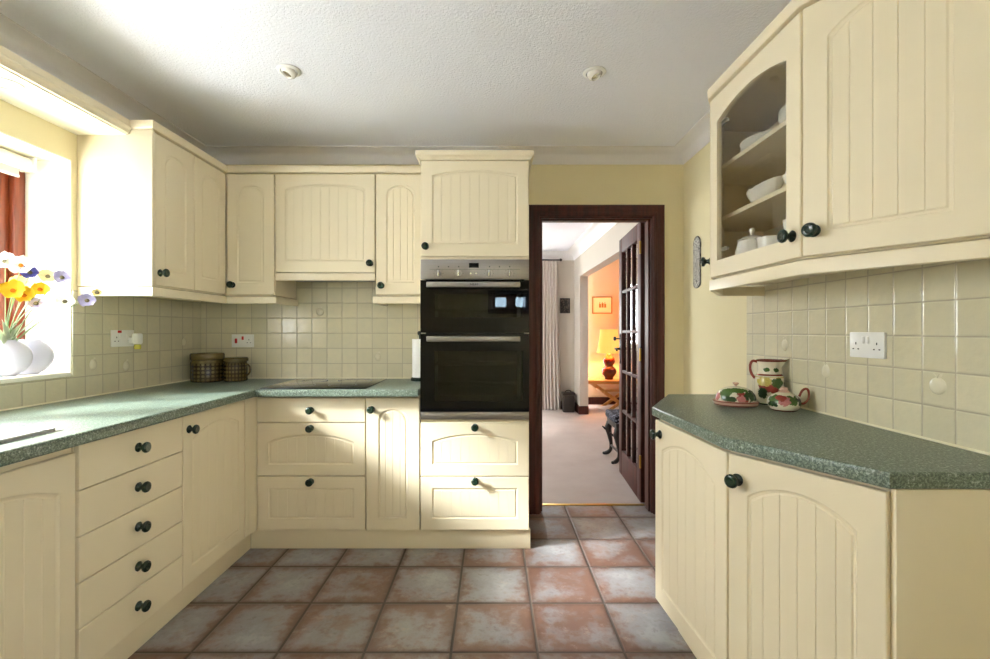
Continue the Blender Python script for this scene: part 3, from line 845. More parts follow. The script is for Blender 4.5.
downlight(.466, 2.160, ZC, 'white eyeball downlight in the ceiling in front of the dark doorway', -.3)
downlight(-1.795, 1.73, 2.122, 'flat chrome downlight set in the pelmet over the window', flat=True)

# ------------------------------------------------------------------ cabinets on the opposite wall
t = thing('angled_base_cabinet', 'cream angled base cabinet with two doors and a plain tan lit end panel', 'cabinet', (1.0, 1.6, 0))
K0, K1, K2 = (.668, 1.938), (.700, 1.408), (.889, 1.0575)
kb = [(.689, 1.935), (.721, 1.418), (.908, 1.076), (.908, 1.0685), (XR - .002, 1.0685), (XR - .002, 2.33), (.885, 2.33)]
carcass(t, kb, .1, .855)
MB().box(.9015, XR - .002, 1.050, 1.0675, .0005, .8555, .001).part('end_panel', 'cream', t)
front(t, 'door', K0, K1, .108, .848, (.05, .795), n=6, gap=.0025, fr=(.062, .062, .07, .055), rise=.055, power=(2.0, 1.0))
front(t, 'door', (K1[0] + .001, K1[1] - .004), K2, .108, .848, (.03, .775), n=6, gap=.0025, fr=(.058, .058, .07, .06), rise=.05, power=(2.0, .9))
MB().prism([(.748, 1.90), (.760, 1.41), (.925, 1.115), (.935, 1.125), (.775, 1.42), (.763, 1.90)], .0005, .099).part('plinth', 'cream', t)

# wall cabinet with the glass door
t = thing('angled_wall_cabinet', 'cream angled wall cabinet with arched glass door showing white crockery', 'cabinet', (1.1, 1.6, UZ0))
G0, G1, G2 = (.884, 1.912), (.897, 1.372), (1.112, 1.045)
UT = 2.149
m = MB()
outer = [(1.066, 2.19), (.9065, 1.905), (.918, 1.381), (1.13, 1.060), (XR - .002, 1.060), (XR - .002, 2.19)]
m.prism(outer, UZ0 - .002, UZ0 + .016); m.prism(outer, UT - .018, UT)
m.box(XR - .014, XR - .002, 1.079, 2.19, UZ0 + .016, UT - .018)              # back
m.box(1.10, XR - .014, 2.174, 2.19, UZ0 + .016, UT - .018)                  # far end
m.prism([(1.128, 1.062), (1.14, 1.062), (1.14, 1.078), (XR - .014, 1.078), (XR - .014, 1.0605), (1.13, 1.0605)], UZ0 + .016, UT - .018)
m.prism([(.920, 1.384), (.935, 1.384), (.955, 1.367), (.944, 1.357)], UZ0 + .016, UT - .018)       # front post between the doors
m.box(.958, XR - .014, 1.352, 1.366, UZ0 + .016, UT - .018)                   # division
m.prism([(.9075, 1.9), (.915, 1.9), (.93, 1.925), (.921, 1.9235)], UZ0 + .016, UT - .018)
m.prism([(1.058, 2.172), (.931, 1.946), (.941, 1.940), (1.066, 2.166), (1.098, 2.166), (1.098, 2.172)], UZ0 + .016, UT - .018)
m.part('carcass', 'cream', t, smooth=0)
MB().prism([(1.112, 1.0445), (1.128, 1.060), (XR - .002, 1.0595), (XR - .002, 1.0445)], UZ0 - .004, UT).part('end_panel', 'cream', t, smooth=0)
SH1, SH2 = 1.668, 1.882
sp = [(1.066, 2.165), (.955, 1.965), (.952, 1.94), (.955, 1.372), (XR - .016, 1.372), (XR - .016, 2.165)]
for z in (SH1, SH2): MB().prism(sp, z, z + .016).part('shelf', 'cream', t, smooth=0)
gd = front(t, 'glass_door', G0, G1, UZ0, UZ1, (.505, 1.493), n=1, gap=.0015, hole=True, fr=(.052, .062, .062, .070), rise=.038, power=(2.0, 1.0))
Wg = math.hypot(G1[0] - G0[0], G1[1] - G0[1]) - .003
MB().box(.048, Wg - .058, .008, .011, .058, UZ1 - UZ0 - .06).build('glass_pane', 'cabinet_glass', gd, smooth=0)
for z in (.10, .60):
    MB().box(.030, .085, .0195, .032, z, z + .014, .003).build('hinge', 'plastic_grey', gd)
front(t, 'door', (G1[0] + .001, G1[1] - .006), G2, UZ0, UZ1, (.030, 1.495), n=5, gap=.0015, fr=(.062, .062, .065, .055), rise=.055, power=(2.0, .9))
front(t, 'door', (1.06, 2.197), (G0[0] + .001, G0[1] + .006), UZ0, UZ1, (.285, 1.50), n=3, gap=.0015, **NARROW)
rp = [(XR - .003, 2.195), (1.058, 2.195), (.884, 1.908), (.897, 1.368), (1.112, 1.043), (XR - .003, 1.043)]
trim_thing('light_rail', 'cream light rail under the glass door wall cabinet', 'light rail', MB().sweep(rp, rail, RZ, side=-1 * -1))
trim_thing('cornice', 'cream cornice on top of the glass door wall cabinet', 'cornice', MB().sweep(rp, corn, 2.1505))

# crockery behind the glass
def plate_stack(cx, cy, z, n, which):
    for k in range(n):
        r = .115 - .0 * k
        prof = [(0, .0), (.07, .0), (.072, .002), (r, .0125), (r + .001, .0145), (r - .002, .015), (.07, .0045), (0, .0035)]
        o = MB().lathe(prof, (0, 0, 0), 40).build('plate', 'porcelain', loc=(cx + rnd.uniform(-.002, .002), cy + rnd.uniform(-.002, .002), z + .0005 + k * .0058), smooth=40)
        tag(o, 'white dinner plate in the stack on the ' + which + ' side of the top shelf behind glass', 'plate', 'white plates stacked on the ' + which + ' side')
plate_stack(1.078, 1.55, SH2 + .016, 8, 'knob')
plate_stack(1.078, 1.80, SH2 + .016, 6, 'hinge')
# gravy boat and a covered dish on the middle shelf
t = thing('covered_dish', 'white oval covered dish with loop handles on the middle shelf behind glass', 'dish', (1.065, 1.555, SH1 + .0165))
def sq(sx, sy): return lambda p: Vector((p.x * sx, p.y * sy, p.z))
m = MB().lathe([(0, 0), (.05, 0), (.052, .006), (.075, .018), (.092, .04), (.097, .058), (.094, .06), (.085, .04), (0, .012)], (0, 0, 0), 36, sq(.85, 1.15)); m.build('bowl', 'porcelain', t)
m = MB().lathe([(.093, .061), (.09, .066), (.06, .085), (.02, .095), (.008, .097), (.008, .104), (.014, .110), (.010, .116), (0, .117)], (0, 0, 0), 36, sq(.85, 1.15)); m.build('lid', 'porcelain', t)
for s in (-1, 1):
    MB().tube([(.0, s * .104, .035), (.0, s * .125, .045), (.0, s * .132, .058), (.0, s * .122, .066), (0, s * .108, .058)], .0045, 8).build('handle', 'porcelain', t)
t = thing('gravy_boat', 'white gravy boat with a loop handle on the middle shelf behind glass', 'jug', (1.03, 1.792, SH1 + .0165))
m = MB().lathe([(0, 0), (.03, 0), (.032, .006), (.024, .012), (.045, .03), (.058, .055), (.060, .066), (.057, .066), (.042, .032), (0, .016)], (0, 0, 0), 32, lambda p: Vector((p.x * .8, p.y * 1.3 - max(0, -p.y) * .5 * (p.z / .06), p.z + max(0, -p.y) * .22)))
m.build('body', 'porcelain', t)
MB().tube([(0, .070, .045), (0, .098, .062), (0, .108, .082), (0, .09, .093), (0, .068, .070)], .0045, 8).build('handle', 'porcelain', t)
# teapot, mugs on the bottom
ZB = UZ0 + .0165
t = thing('teapot', 'white lidded coffee pot with looped handle, by the hinge side behind the glass door', 'teapot', (.992, 1.80, ZB)); t.scale = (1.12, 1.12, 1.12)
MB().lathe([(0, 0), (.045, 0), (.050, .004), (.055, .03), (.052, .06), (.046, .088), (.043, .1), (.040, .1), (.0, .095)], (0, 0, 0), 32).build('body', 'porcelain', t)
MB().lathe([(.0445, .101), (.046, .104), (.03, .114), (.012, .119), (.006, .121), (.006, .130), (.009, .137), (.007, .144), (0, .146)], (0, 0, 0), 32).build('lid', 'porcelain', t)
MB().tube([(.0, .045, .088), (.0, .075, .098), (.0, .098, .085), (.0, .102, .055), (.0, .085, .025), (.0, .050, .02)], .0055, 8).build('handle', 'porcelain', t)
MB().tube([(0, -.045, .03), (0, -.065, .05), (0, -.075, .08), (0, -.09, .098)], [.014, .011, .008, .007], 10).build('spout', 'porcelain', t)
for (x, y, zz, r, h, lab, nm) in ((.985, 1.66, ZB, .046, .098, 'tall white mug next to the coffee pot behind the glass door', 'mug'), (.995, 1.53, ZB, .048, .075, 'white tea cup upright beside the tall mug behind the glass door', 'cup'), (.995, 1.53, ZB + .0765, .044, .055, 'white tea cup stacked on top of another cup behind the glass', 'cup')):
    t = thing(nm, lab, 'cup', (x, y, zz))
    MB().lathe([(0, 0), (r * .62, 0), (r * .7, .004), (r * .92, h * .4), (r, h * .9), (r * 1.03, h), (r * .98, h), (r * .88, h * .4), (0, .006)], (0, 0, 0), 32).build('body', 'porcelain', t)
    MB().tube([(-.006, -r * .9, h * .8), (-.01, -r * 1.35, h * .82), (-.012, -r * 1.5, h * .55), (-.01, -r * 1.25, h * .3), (-.006, -r * .8, h * .28)], .004, 8).build('handle', 'porcelain', t)

# ------------------------------------------------------------------ pottery on the angled worktop
zt = WT + .0006
painted('paint_dish', IVO, [((-.045, -.05, .05), (.026, .05, .022), GRN), ((-.028, -.05, .03), (.03, .05, .013), GRN2), ((.03, -.055, .042), (.028, .05, .024), RED), ((.022, -.06, .034), (.018, .05, .014), PNK), ((.062, -.03, .048), (.03, .06, .022), GRN2), ((-.078, 0, .04), (.018, .08, .018), PNK), ((.0, .05, .05), (.05, .03, .02), GRN), ((.0, -.045, .068), (.06, .03, .01), GRN)])
painted('paint_dish_base', rgb(206, 168, 150), [], [(.018, .003, BRN), (.003, .003, BRN)])
painted('paint_jug', IVO, [((-.02, -.05, .075), (.034, .05, .026), RED), ((-.03, -.055, .10), (.03, .05, .02), YEL), ((.025, -.055, .095), (.024, .05, .024), GRN), ((-.035, -.05, .05), (.018, .05, .024), GRN2), ((.012, -.06, .062), (.018, .05, .016), RED), ((.0, .055, .08), (.04, .05, .03), RED), ((.05, .0, .09), (.04, .03, .03), GRN), ((-.02, -.05, .15), (.012, .05, .010), GRN), ((.02, -.05, .15), (.012, .05, .010), GRN)],
        [(.189, .006, BRN), (.128, .0045, BRN), (.118, .002, YEL), (.003, .004, GRN2)])
painted('paint_pot', IVO, [((-.03, -.05, .048), (.034, .05, .017), GRN), ((.03, -.05, .046), (.034, .05, .018), GRN), ((.0, -.06, .042), (.023, .05, .018), PNK), ((-.012, -.055, .054), (.02, .04, .012), RED), ((-.04, -.03, .028), (.02, .05, .012), GRN2), ((.055, 0, .04), (.02, .05, .02), GRN2), ((0, .05, .045), (.04, .04, .016), GRN)],
        [(.0025, .004, BRN)])
simple('paint_red', rgb(136, 56, 46), 0.25, vary=0.2)
t = thing('butter_dish', 'oval lidded butter dish painted with strawberries at the back of the angled worktop', 'butter dish', (1.025, 1.985, zt)); t.rotation_euler.z = -.45; t.scale = (.93, .93, 1.0)
MB().lathe([(0, 0), (.082, 0), (.088, .003), (.096, .018), (.094, .021), (.084, .0205), (0, .0205)], (0, 0, 0), 40, sq(1, .68)).build('dish', 'paint_dish_base', t)
lid = MB().lathe([(.083, .0215), (.0835, .03), (.078, .048), (.066, .064), (.045, .075), (.02, .080), (0, .081)], (0, 0, 0), 40, sq(1, .66)).build('lid', 'paint_dish', t)
MB().lathe([(.006, .080), (.005, .086), (.0125, .092), (.0125, .097), (.006, .099), (0, .0995)], (0, 0, 0), 20).build('lid_knob', 'paint_dish_base', lid)
t = thing('jug', 'tall painted fruit pottery jug standing in the corner by the tiles', 'jug', (1.196, 2.035, zt)); t.rotation_euler.z = -.35; t.scale = (.9, .9, .99)
MB().lathe([(0, 0), (.054, 0), (.06, .004), (.063, .03), (.063, .105), (.060, .122), (.052, .131), (.050, .16), (.053, .182), (.056, .192), (.053, .193), (.047, .16), (.047, .13), (0, .12)], (0, 0, 0), 40,
           lambda p: Vector((p.x + (max(0, p.x) * .55 * max(0, (p.z - .165) / .03) if abs(p.y) < .02 else 0), p.y, p.z + (max(0, p.x) * .12 * max(0, (p.z - .17) / .02) if abs(p.y) < .02 else 0)))).build('body', 'paint_jug', t)
MB().tube([(-.052, 0, .183), (-.070, 0, .186), (-.080, 0, .172), (-.081, 0, .15), (-.075, 0, .128), (-.061, 0, .110)], .006, 8).build('handle', 'paint_red', t)
t = thing('sugar_pot', 'squat strawberry painted pot with a red handle in front of the tall jug', 'pot', (1.155, 1.865, zt)); t.rotation_euler.z = -.55; t.scale = (.92, .92, .98)
MB().lathe([(0, 0), (.044, 0), (.05, .003), (.060, .016), (.064, .032), (.060, .048), (.046, .062), (.026, .071), (.022, .073), (0, .073)], (0, 0, 0), 40).build('body', 'paint_pot', t)
MB().lathe([(.021, .0735), (.022, .078), (.014, .081), (.015, .088), (.013, .092), (0, .0935)], (0, 0, 0), 24).build('lid', 'paint_dish_base', t)
MB().tube([(.055, .01, .058), (.066, .015, .082), (.082, .02, .09), (.09, .022, .075), (.088, .022, .05), (.075, .018, .033), (.062, .012, .03)], .0048, 8).build('handle', 'paint_red', t)

# ------------------------------------------------------------------ canisters by the hob
t = thing('canister', 'large olive brown glazed storage canister in the tiled corner', 'canister', (-1.795, 2.955, zt))
MB().lathe([(0, 0), (.088, 0), (.092, .004), (.093, .01), (.093, .118), (.089, .124), (.089, .134), (.0, .134)], (0, 0, 0), 44).build('body', 'stoneware', t)
MB().lathe([(.0875, .1345), (.093, .137), (.095, .142), (.095, .168), (.090, .176), (.06, .176), (.055, .17), (0, .17)], (0, 0, 0), 44).build('lid', 'stoneware', t)
t = thing('canister', 'smaller olive brown glazed canister with a loop handle beside the large canister', 'canister', (-1.628, 2.975, zt))
MB().lathe([(0, 0), (.064, 0), (.067, .004), (.068, .01), (.068, .106), (.063, .113), (.063, .12), (0, .12)], (0, 0, 0), 40).build('body', 'stoneware', t)
MB().lathe([(.0625, .1205), (.069, .123), (.072, .127), (.072, .143), (.066, .148), (0, .149)], (0, 0, 0), 40).build('lid', 'stoneware', t)
MB().tube([(.066, -.01, .098), (.085, -.014, .102), (.097, -.016, .085), (.097, -.016, .06), (.085, -.014, .04), (.066, -.01, .04)], .0055, 8).build('handle', 'stoneware', t)

# kitchen roll
t = thing('kitchen_roll_holder', 'green wooden kitchen roll stand on the worktop tight beside the oven tower', 'roll holder', (-.464, 2.985, zt))
MB().lathe([(0, 0), (.056, 0), (.058, .003), (.058, .016), (.052, .021), (0, .021)], (0, 0, 0), 36).build('base', 'knob_green', t)
MB().lathe([(0, .0215), (.0075, .0215), (.0075, .286), (.011, .289), (.016, .298), (.016, .306), (.010, .313), (0, .314)], (0, 0, 0), 24).build('post', 'knob_green', t)
o = MB().lathe([(.012, 0), (.048, 0), (.0485, .001), (.0485, .239), (.048, .24), (.012, .24), (.012, 0)], (0, 0, 0), 36).build('paper_roll', 'paper_white', loc=(-.464, 2.985, zt + .023))
tag(o, 'roll of white kitchen paper on the green stand', 'kitchen roll')

# ------------------------------------------------------------------ sockets
def plate_xf(c, ex, en):
    c, ex, en = Vector(c), Vector(ex), Vector(en)
    return lambda p: c + ex * p.x + Vector((0, 0, 1)) * p.z - en * p.y
def socket_holes(m, u, w, xf):
    m.box(u - .002, u + .002, -.0108, -.0100, w + .009, w + .017, 0, xf)
    for s in (-1, 1): m.box(u + s * .011 - .003, u + s * .011 + .003, -.0108, -.0100, w - .008, w - .004, 0, xf)
def socket(label, c, ex, en, kind):
    t = thing('wall_socket', label, 'socket', c)
    xf = plate_xf(c, ex, en)
    MB().box(-.073, .073, -.0098, -.0005, -.043, .043, .0025, xf).part('face_plate', 'white_plastic', t)
    if kind == 'cooker':
        MB().box(-.050, -.034, -.0155, -.0098, -.016, .016, .003, xf).part('cooker_switch', 'red_plastic', t)
        MB().box(-.005, .009, -.0145, -.0098, .006, .030, .003, xf).part('socket_switch', 'red_plastic', t)
        m = MB(); socket_holes(m, .042, -.006, xf); m.part('socket_hole', 'dark_plastic', t, smooth=0)
    else:
        for u, s in ((-.044, -1), (.044, 1)):
            m = MB(); socket_holes(m, u, -.008, xf); m.part('socket_hole', 'dark_plastic', t, smooth=0)
            q = (.010 if kind == 'mid' else .022) * s
            MB().box(q - .006, q + .006, -.0145, -.0098, .004 if kind == 'mid' else -.002, .030 if kind == 'mid' else .02, .003, xf).part('rocker_switch', 'white_plastic', t)
    return t, xf
socket('white double socket on the tiles above the angled worktop', (XR - TT, 1.575, 1.163), (0, -1, 0), (-1, 0, 0), 'mid')
socket('white cooker switch plate with red rockers on the tiles above the canisters', (-1.654, YF - TT, 1.145), (1, 0, 0), (0, -1, 0), 'cooker')
t, xf = socket('white double socket with a red neon on the tiles beside the window', (XL + TT, 2.447, 1.172), (0, 1, 0), (1, 0, 0), 'plain')
MB().box(-.038, -.014, -.0125, -.0098, .028, .041, .001, xf).part('neon_tag', 'red_plastic', t)
t = thing('air_freshener', 'small white plug-in air freshener in the socket beside the window', 'air freshener', (XL + .02, 2.49, 1.14))
def xf2(p): return xf(p)
MB().box(.026, .062, -.034, -.0115, -.028, .004, .006, xf).part('plug_body', 'white_plastic', t)
MB().box(.022, .066, -.066, -.034, -.032, .026, .009, xf).part('heater_housing', 'white_plastic', t)
MB().lathe([(0, 0), (.014, 0), (.015, .003), (.015, .022), (.008, .025), (0, .025)], tuple(xf(Vector((.044, -.05, -.058)))), 20).part('oil_bottle', 'air_gel', t)

# wall plaque by the glass cabinet
pts = []
for k in range(17): a = PI * k / 16; pts.append((.047 * math.cos(a), .112 + .05 * math.sin(a)))
for k in range(17): a = PI + PI * k / 16; pts.append((.047 * math.cos(a), -.125 + .03 * math.sin(a)))
t = thing('wall_plaque', 'tall narrow scrollwork plaque with rounded ends hung beside the glass door cabinet', 'plaque', (XR - .001, 2.905, 1.632))
pl = lambda p: Vector((XR - .0015 - p.z, 2.905 - p.x, 1.632 + p.y))
MB().prism(pts, 0, .007, pl).part('scroll_panel', 'scroll_plate', t, smooth=0)
MB().tube([pl(Vector((x, y, .005))) for x, y in pts + [pts[0]]], .0025, 8).part('rim', 'black_iron', t)

# ------------------------------------------------------------------ vases and flowers on the window sill
zs = WZ0 + .0006
def flask(name, x, y, label, r=.082, h=.145):
    t = thing(name, label, 'vase', (x, y, zs)); t.rotation_euler.z = PI / 4
    prof = [(0, 0), (.03, 0)]
    for k in range(1, 14):
        a = -PI / 2 + .37 + (PI - .37 - .52) * k / 13
        prof.append((r * math.cos(a), r * .95 + r * math.sin(a) * .97))
    top = prof[-1]
    prof += [(top[0] * .98, top[1] + .004), (top[0] * .85, top[1] + .003), (top[0] * .84, top[1] - .02), (.0, top[1] - .05)]
    MB().lathe(prof, (0, 0, 0), 40, lambda p: Vector((p.x, p.y * .42, p.z))).build('body', 'vase_glaze', t, smooth=60)
    return top[1]
hv = flask('vase', -2.028, 1.955, 'round white flask vase holding the flowers on the window sill')
flask('vase', -2.03, 2.056, 'second round grey white vase tucked behind the flower vase on the sill')
mouth = Vector((-2.028, 1.955, zs + hv))
def pxp(px, py, X):
    Y = X * 470.0 / (px - 493); return Vector((X, Y, HC + (331 - py) * Y / 470.0))
def flower(px, py, X, petal, core, r, label, face=(.6, -.7, .35), n=6):
    h = pxp(px, py, X)
    t = thing('flower', label, 'flower', tuple(mouth), group=None)
    a = mouth + Vector((rnd.uniform(-.012, .012), rnd.uniform(-.012, .012), -.03))
    d = h - a
    mid = a + d * .45 + Vector((0, 0, .05 + .1 * abs(d.y)))
    path = []
    f = Vector(face).normalized()
    for k in range(13):
        s = k / 12; path.append(a * (1 - s) ** 2 + mid * 2 * s * (1 - s) + (h - f * .008) * s * s)
    MB().tube(path, .0018, 6).part('stem', 'stem_green', t)
    up = Vector((0, 0, 1)); u = f.cross(up).normalized(); v = u.cross(f)
    m = MB()
    for k in range(n):
        an = 2 * PI * k / n + rnd.uniform(-.15, .15); lift = rnd.uniform(.25, .6); rr = r * rnd.uniform(.9, 1.1)
        ra = u * math.cos(an) + v * math.sin(an); ta = f.cross(ra)
        vs = []
        for i in range(5):
            s = i / 4; wd = rr * .62 * math.sin(PI * (.12 + .72 * s)) ** .8
            for j in range(5):
                q = j / 2 - 1
                rip = .004 * math.sin(7 * q + k * 2 + 3 * s)
                vs.append(h + ra * (rr * s * (1 - .12 * q * q * s)) + ta * (wd * q) + f * (lift * rr * (s ** 1.6) * .7 + .25 * rr * q * q * s + rip * s + .0006 * k))
        fs = [(i * 5 + j, i * 5 + j + 1, (i + 1) * 5 + j + 1, (i + 1) * 5 + j) for i in range(4) for j in range(4)]
        m.add(vs, fs)
    m.part('petals', petal, t, smooth=80, recalc=False)
    c = MB().lathe([(.006, 0), (.0085, .003), (.007, .008), (.003, .010), (0, .0105)], (0, 0, 0), 14, lambda p: h + u * p.x + v * p.y + f * (p.z + .002))
    c.part('flower_centre', core, t)
    return t
FL = [
 (21, 266, -1.985, 'petal_white', 'pollen_orange', .040, 'large white poppy at the top of the vase bunch'),
 (5, 262, -2.04, 'petal_white', 'pollen', .034, 'white poppy with a dark heart high against the brown window frame'),
 (30, 273, -1.965, 'petal_purple', 'pollen', .028, 'deep violet anemone above the yellow poppies'),
 (13, 291, -1.975, 'petal_yellow', 'pollen_orange', .036, 'largest yellow poppy, low in front of the brown window frame'),
 (24, 296, -1.955, 'petal_yellow', 'pollen_orange', .032, 'yellow poppy in the middle of the three yellow ones'),
 (20, 285, -1.995, 'petal_cream', 'pollen_orange', .034, 'pale yellow poppy at the back of the yellow cluster'),
 (40, 290, -1.945, 'petal_yellow', 'pollen_orange', .030, 'yellow poppy with a deep orange heart facing the room'),
 (48, 277, -1.95, 'petal_cream', 'pollen', .028, 'cream poppy between the violet anemone and the lilac bloom'),
 (62, 278, -1.90, 'petal_lilac', 'pollen', .027, 'pale lilac anemone high on an arching stem'),
 (65, 302, -1.88, 'petal_white', 'pollen', .030, 'white anemone with dark heart low against the bright reveal'),
 (87, 301, -1.81, 'petal_lilac', 'pollen', .030, 'lilac and white anemone on the longest stem in front of the tiles'),
 (97, 293, -1.80, 'petal_cream', 'pollen', .017, 'small cream bud at the tip of the longest stem'),
 (36, 304, -1.96, 'petal_lilac', 'pollen', .024, 'small lilac bloom below the yellow poppies'),
]
for a in FL: flower(a[0], a[1], a[2], a[3], a[4], a[5] * 1.1, a[6])
t = thing('foliage_spray', 'silvery leaf spray filling the mouth of the flower vase', 'foliage', tuple(mouth))
for k in range(26):
    m = MB()
    an = rnd.uniform(0, 2 * PI); l = rnd.uniform(.05, .12); tilt = rnd.uniform(.15, .85)
    d = Vector((math.cos(an) * tilt * .6 + .12, math.sin(an) * tilt * .8, 1)).normalized()
    b = mouth + Vector((rnd.uniform(-.015, .015), rnd.uniform(-.015, .015), -.02))
    side = d.cross(Vector((rnd.uniform(-1, 1), rnd.uniform(-1, 1), .2))).normalized(); nn = side.cross(d)
    vs = []
    for i in range(6):
        s = i / 5; w = .011 * math.sin(PI * min(1, s * .95 + .05))
        p = b + d * l * s + nn * .02 * s * s
        vs += [p - side * w, p + nn * .002, p + side * w]
    fs = []
    for i in range(5): fs += [(i * 3, i * 3 + 1, i * 3 + 4, i * 3 + 3), (i * 3 + 1, i * 3 + 2, i * 3 + 5, i * 3 + 4)]
    m.add(vs, fs); m.part('leaf', 'leaf_silver', t, recalc=False)

# ------------------------------------------------------------------ doorway
AY = YF - .019
def casing(y0, y1, outw):
    m = MB()
    prof = [(0, 0), (.075, 0), (.075, .012), (.070, .017), (.055, .017), (.050, .013), (.030, .013), (.024, .018), (.008, .018), (0, .010)]
    # inner edge at the opening; profile swept up, over and down in the wall plane
    l, r, h = DX0 + .02, DX1 - .02, DZ - .03
    P = [(l, 0), (l, h), (r, h), (r, 0)]; n = len(prof); vs = []
    for i, (x, z) in enumerate(P):
        for o, d in prof:
            dx = -o if i < 2 else o; dz = o if i in (1, 2) else 0
            vs.append((x + dx, outw * d + y0, z + dz))
    fs = []
    for i in range(3):
        for k in range(n): fs.append((i * n + k, i * n + (k + 1) % n, (i + 1) * n + (k + 1) % n, (i + 1) * n + k))
    fs += [tuple(range(n)), tuple(range(3 * n, 4 * n))]
    m.add(vs, fs); return m
m = casing(YF - .0005, 0, -1)
struct(m.build('trim_6', 'mahogany', smooth=25))
m = MB()
l, r, h = DX0 + .001, DX1 - .001, DZ - .001
for (a, b) in ((l, l + .027), (r - .027, r)): m.box(a, b, YF + .001, YF + .139, 0.001, h)
m.box(l + .027, r - .027, YF + .001, YF + .139, h - .037, h)
for (a, b) in ((l + .027, l + .039), (r - .039, r - .027)): m.box(a, b, YF + .03, YF + .09, .001, h - .037)
m.box(l + .039, r - .039, YF + .03, YF + .09, h - .049, h - .037)
struct(m.build('trim_7', 'mahogany', smooth=0))
struct(MB().box(DX0 + .03, DX1 - .03, YF + .135, YF + .165, .0005, .006, .002).build('trim_8', 'brass'))

# glazed door leaf, opened into the next room
HX, HY = 1.036, YF + .178
leaf = bpy.data.objects.new('door_1', None); COL.objects.link(leaf); struct(leaf)
leaf.location = (HX, HY, 0); leaf.rotation_euler.z = -.063
# local: y along the leaf away from the hinge, x thickness to the right
m = MB(); L, T, H = .735, .04, 1.985
ZB0, ZT0 = .21, 1.868
sx = .1
m.box(0, T, 0, sx, .006, H, .002); m.box(0, T, L - sx, L, .006, H, .002)
m.box(0, T, sx, L - sx, .006, ZB0, .002); m.box(0, T, sx, L - sx, ZT0, H, .002)
gw = (L - 2 * sx) / 3; gh = (ZT0 - ZB0) / 5
for k in (1, 2): m.box(.004, T - .004, sx + gw * k - .011, sx + gw * k + .011, ZB0, ZT0, .003)
for k in (1, 2, 3, 4): m.box(.004, T - .004, sx, L - sx, ZB0 + gh * k - .011, ZB0 + gh * k + .011, .003)
m.build('door_frame', 'mahogany', leaf)
for i in range(3):
    for j in range(5):
        MB().box(T / 2 - .002, T / 2 + .002, sx + gw * i + .006, sx + gw * (i + 1) - .006, ZB0 + gh * j + .006, ZB0 + gh * (j + 1) - .006).build('glass_pane', 'clear_glass', leaf, smooth=0)
hd = MB().box(-.004, -.0005, L - .075, L - .035, .93, 1.19, .0015)
for z in (.95, 1.17): hd.lathe([(0, -.003), (.014, -.003), (.012, -.008), (0, -.009)], (0, L - .055, z), 14, axis='x')
pk = [(.02 * math.cos(a), .025 * math.sin(a)) for a in [PI * k / 8 for k in range(9)]]
hd.build('lock_plate', 'black_iron', leaf)
hm = MB().lathe([(0, 0), (.011, 0), (.009, -.03), (.009, -.045), (0, -.046)], (-.004, L - .055, 1.06), 14, axis='x')
hm.tube([(-.043, L - .055, 1.06), (-.046, L - .08, 1.062), (-.045, L - .12, 1.058), (-.05, L - .155, 1.05), (-.056, L - .165, 1.054)], [.008, .008, .007, .008, .006], 10)
hm.build('lever_handle', 'black_iron', leaf)
MB().lathe([(0, 0), (.006, 0), (.006, -.03), (.017, -.036), (.019, -.046), (.012, -.054), (0, -.056)], (-.004, L - .055, 1.145), 16, axis='x').build('thumb_turn', 'black_iron', leaf)
for z in (.25, 1.0, 1.75):
    h_ = MB(); h_.lathe([(0, 0), (.007, 0), (.007, .09), (0, .09)], (-.005, -.008, z), 12); h_.build('hinge', 'brass', leaf)

# ------------------------------------------------------------------ the room beyond
LF, LX0, LX1, LY0 = 7.29, -2.6, 1.26, YF + .14
OY0, OY1, OZ = 3.95, 6.83, 2.006
FX0, FX1, FZ0, FZ1 = -.60, .60, .9, 2.05     # window in the far wall, behind the curtain
boxes('living_floor', 'carpet', [(LX0 - .3, 4.6, LY0, 8.1, -.1, 0), (LX0 - .3, DX0, YF, LY0, -.1, 0), (DX1, 4.6, YF, LY0, -.1, 0)])
boxes('living_ceiling', 'ceiling_stipple', [(LX0 - .3, 4.6, YF + .07, 8.1, ZL, ZL + .15)])
boxes('living_wall_near', 'living_wall', [(LX0 - .3, DX0, YF + .0705, LY0, 0, ZL), (DX1, 4.6, YF + .0705, LY0, 0, ZL), (DX0, DX1, YF + .0705, LY0, DZ, ZL)])
boxes('living_wall_far', 'living_wall', [(LX0 - .3, FX0, LF, LF + .3, 0, ZL), (FX1, LX1 + .125, LF, LF + .3, 0, ZL), (FX0, FX1, LF, LF + .3, 0, FZ0), (FX0, FX1, LF, LF + .3, FZ1, ZL)])
QY0, QY1, QZ0, QZ1 = 4.1, 6.1, .75, 2.05
boxes('living_wall_left', 'living_wall', [(LX0 - .3, LX0, LY0, QY0, 0, ZL), (LX0 - .3, LX0, QY1, LF, 0, ZL), (LX0 - .3, LX0, QY0, QY1, 0, QZ0), (LX0 - .3, LX0, QY0, QY1, QZ1, ZL)])
boxes('living_wall_right', 'living_wall', [(LX1, LX1 + .125, LY0, OY0, 0, ZL), (LX1, LX1 + .125, OY1, LF, 0, ZL), (LX1, LX1 + .125, OY0, OY1, OZ, ZL)])
boxes('lounge_wall_far', 'lounge_wall', [(LX1 + .1255, 4.6, 7.75, 8.1, 0, ZL)])
boxes('lounge_wall_right', 'lounge_wall', [(4.3, 4.6, LY0, 7.75, 0, ZL)])
window('window_3', 'reveal_white', 'x', LF + .1, FX0, FX1, FZ0, FZ1, 1, 2, 'clear_glass')
window('window_4', 'reveal_white', 'y', LX0 - .1, QY0, QY1, QZ0, QZ1, -1, 3, 'clear_glass')
cv2 = cove(.13, .125)
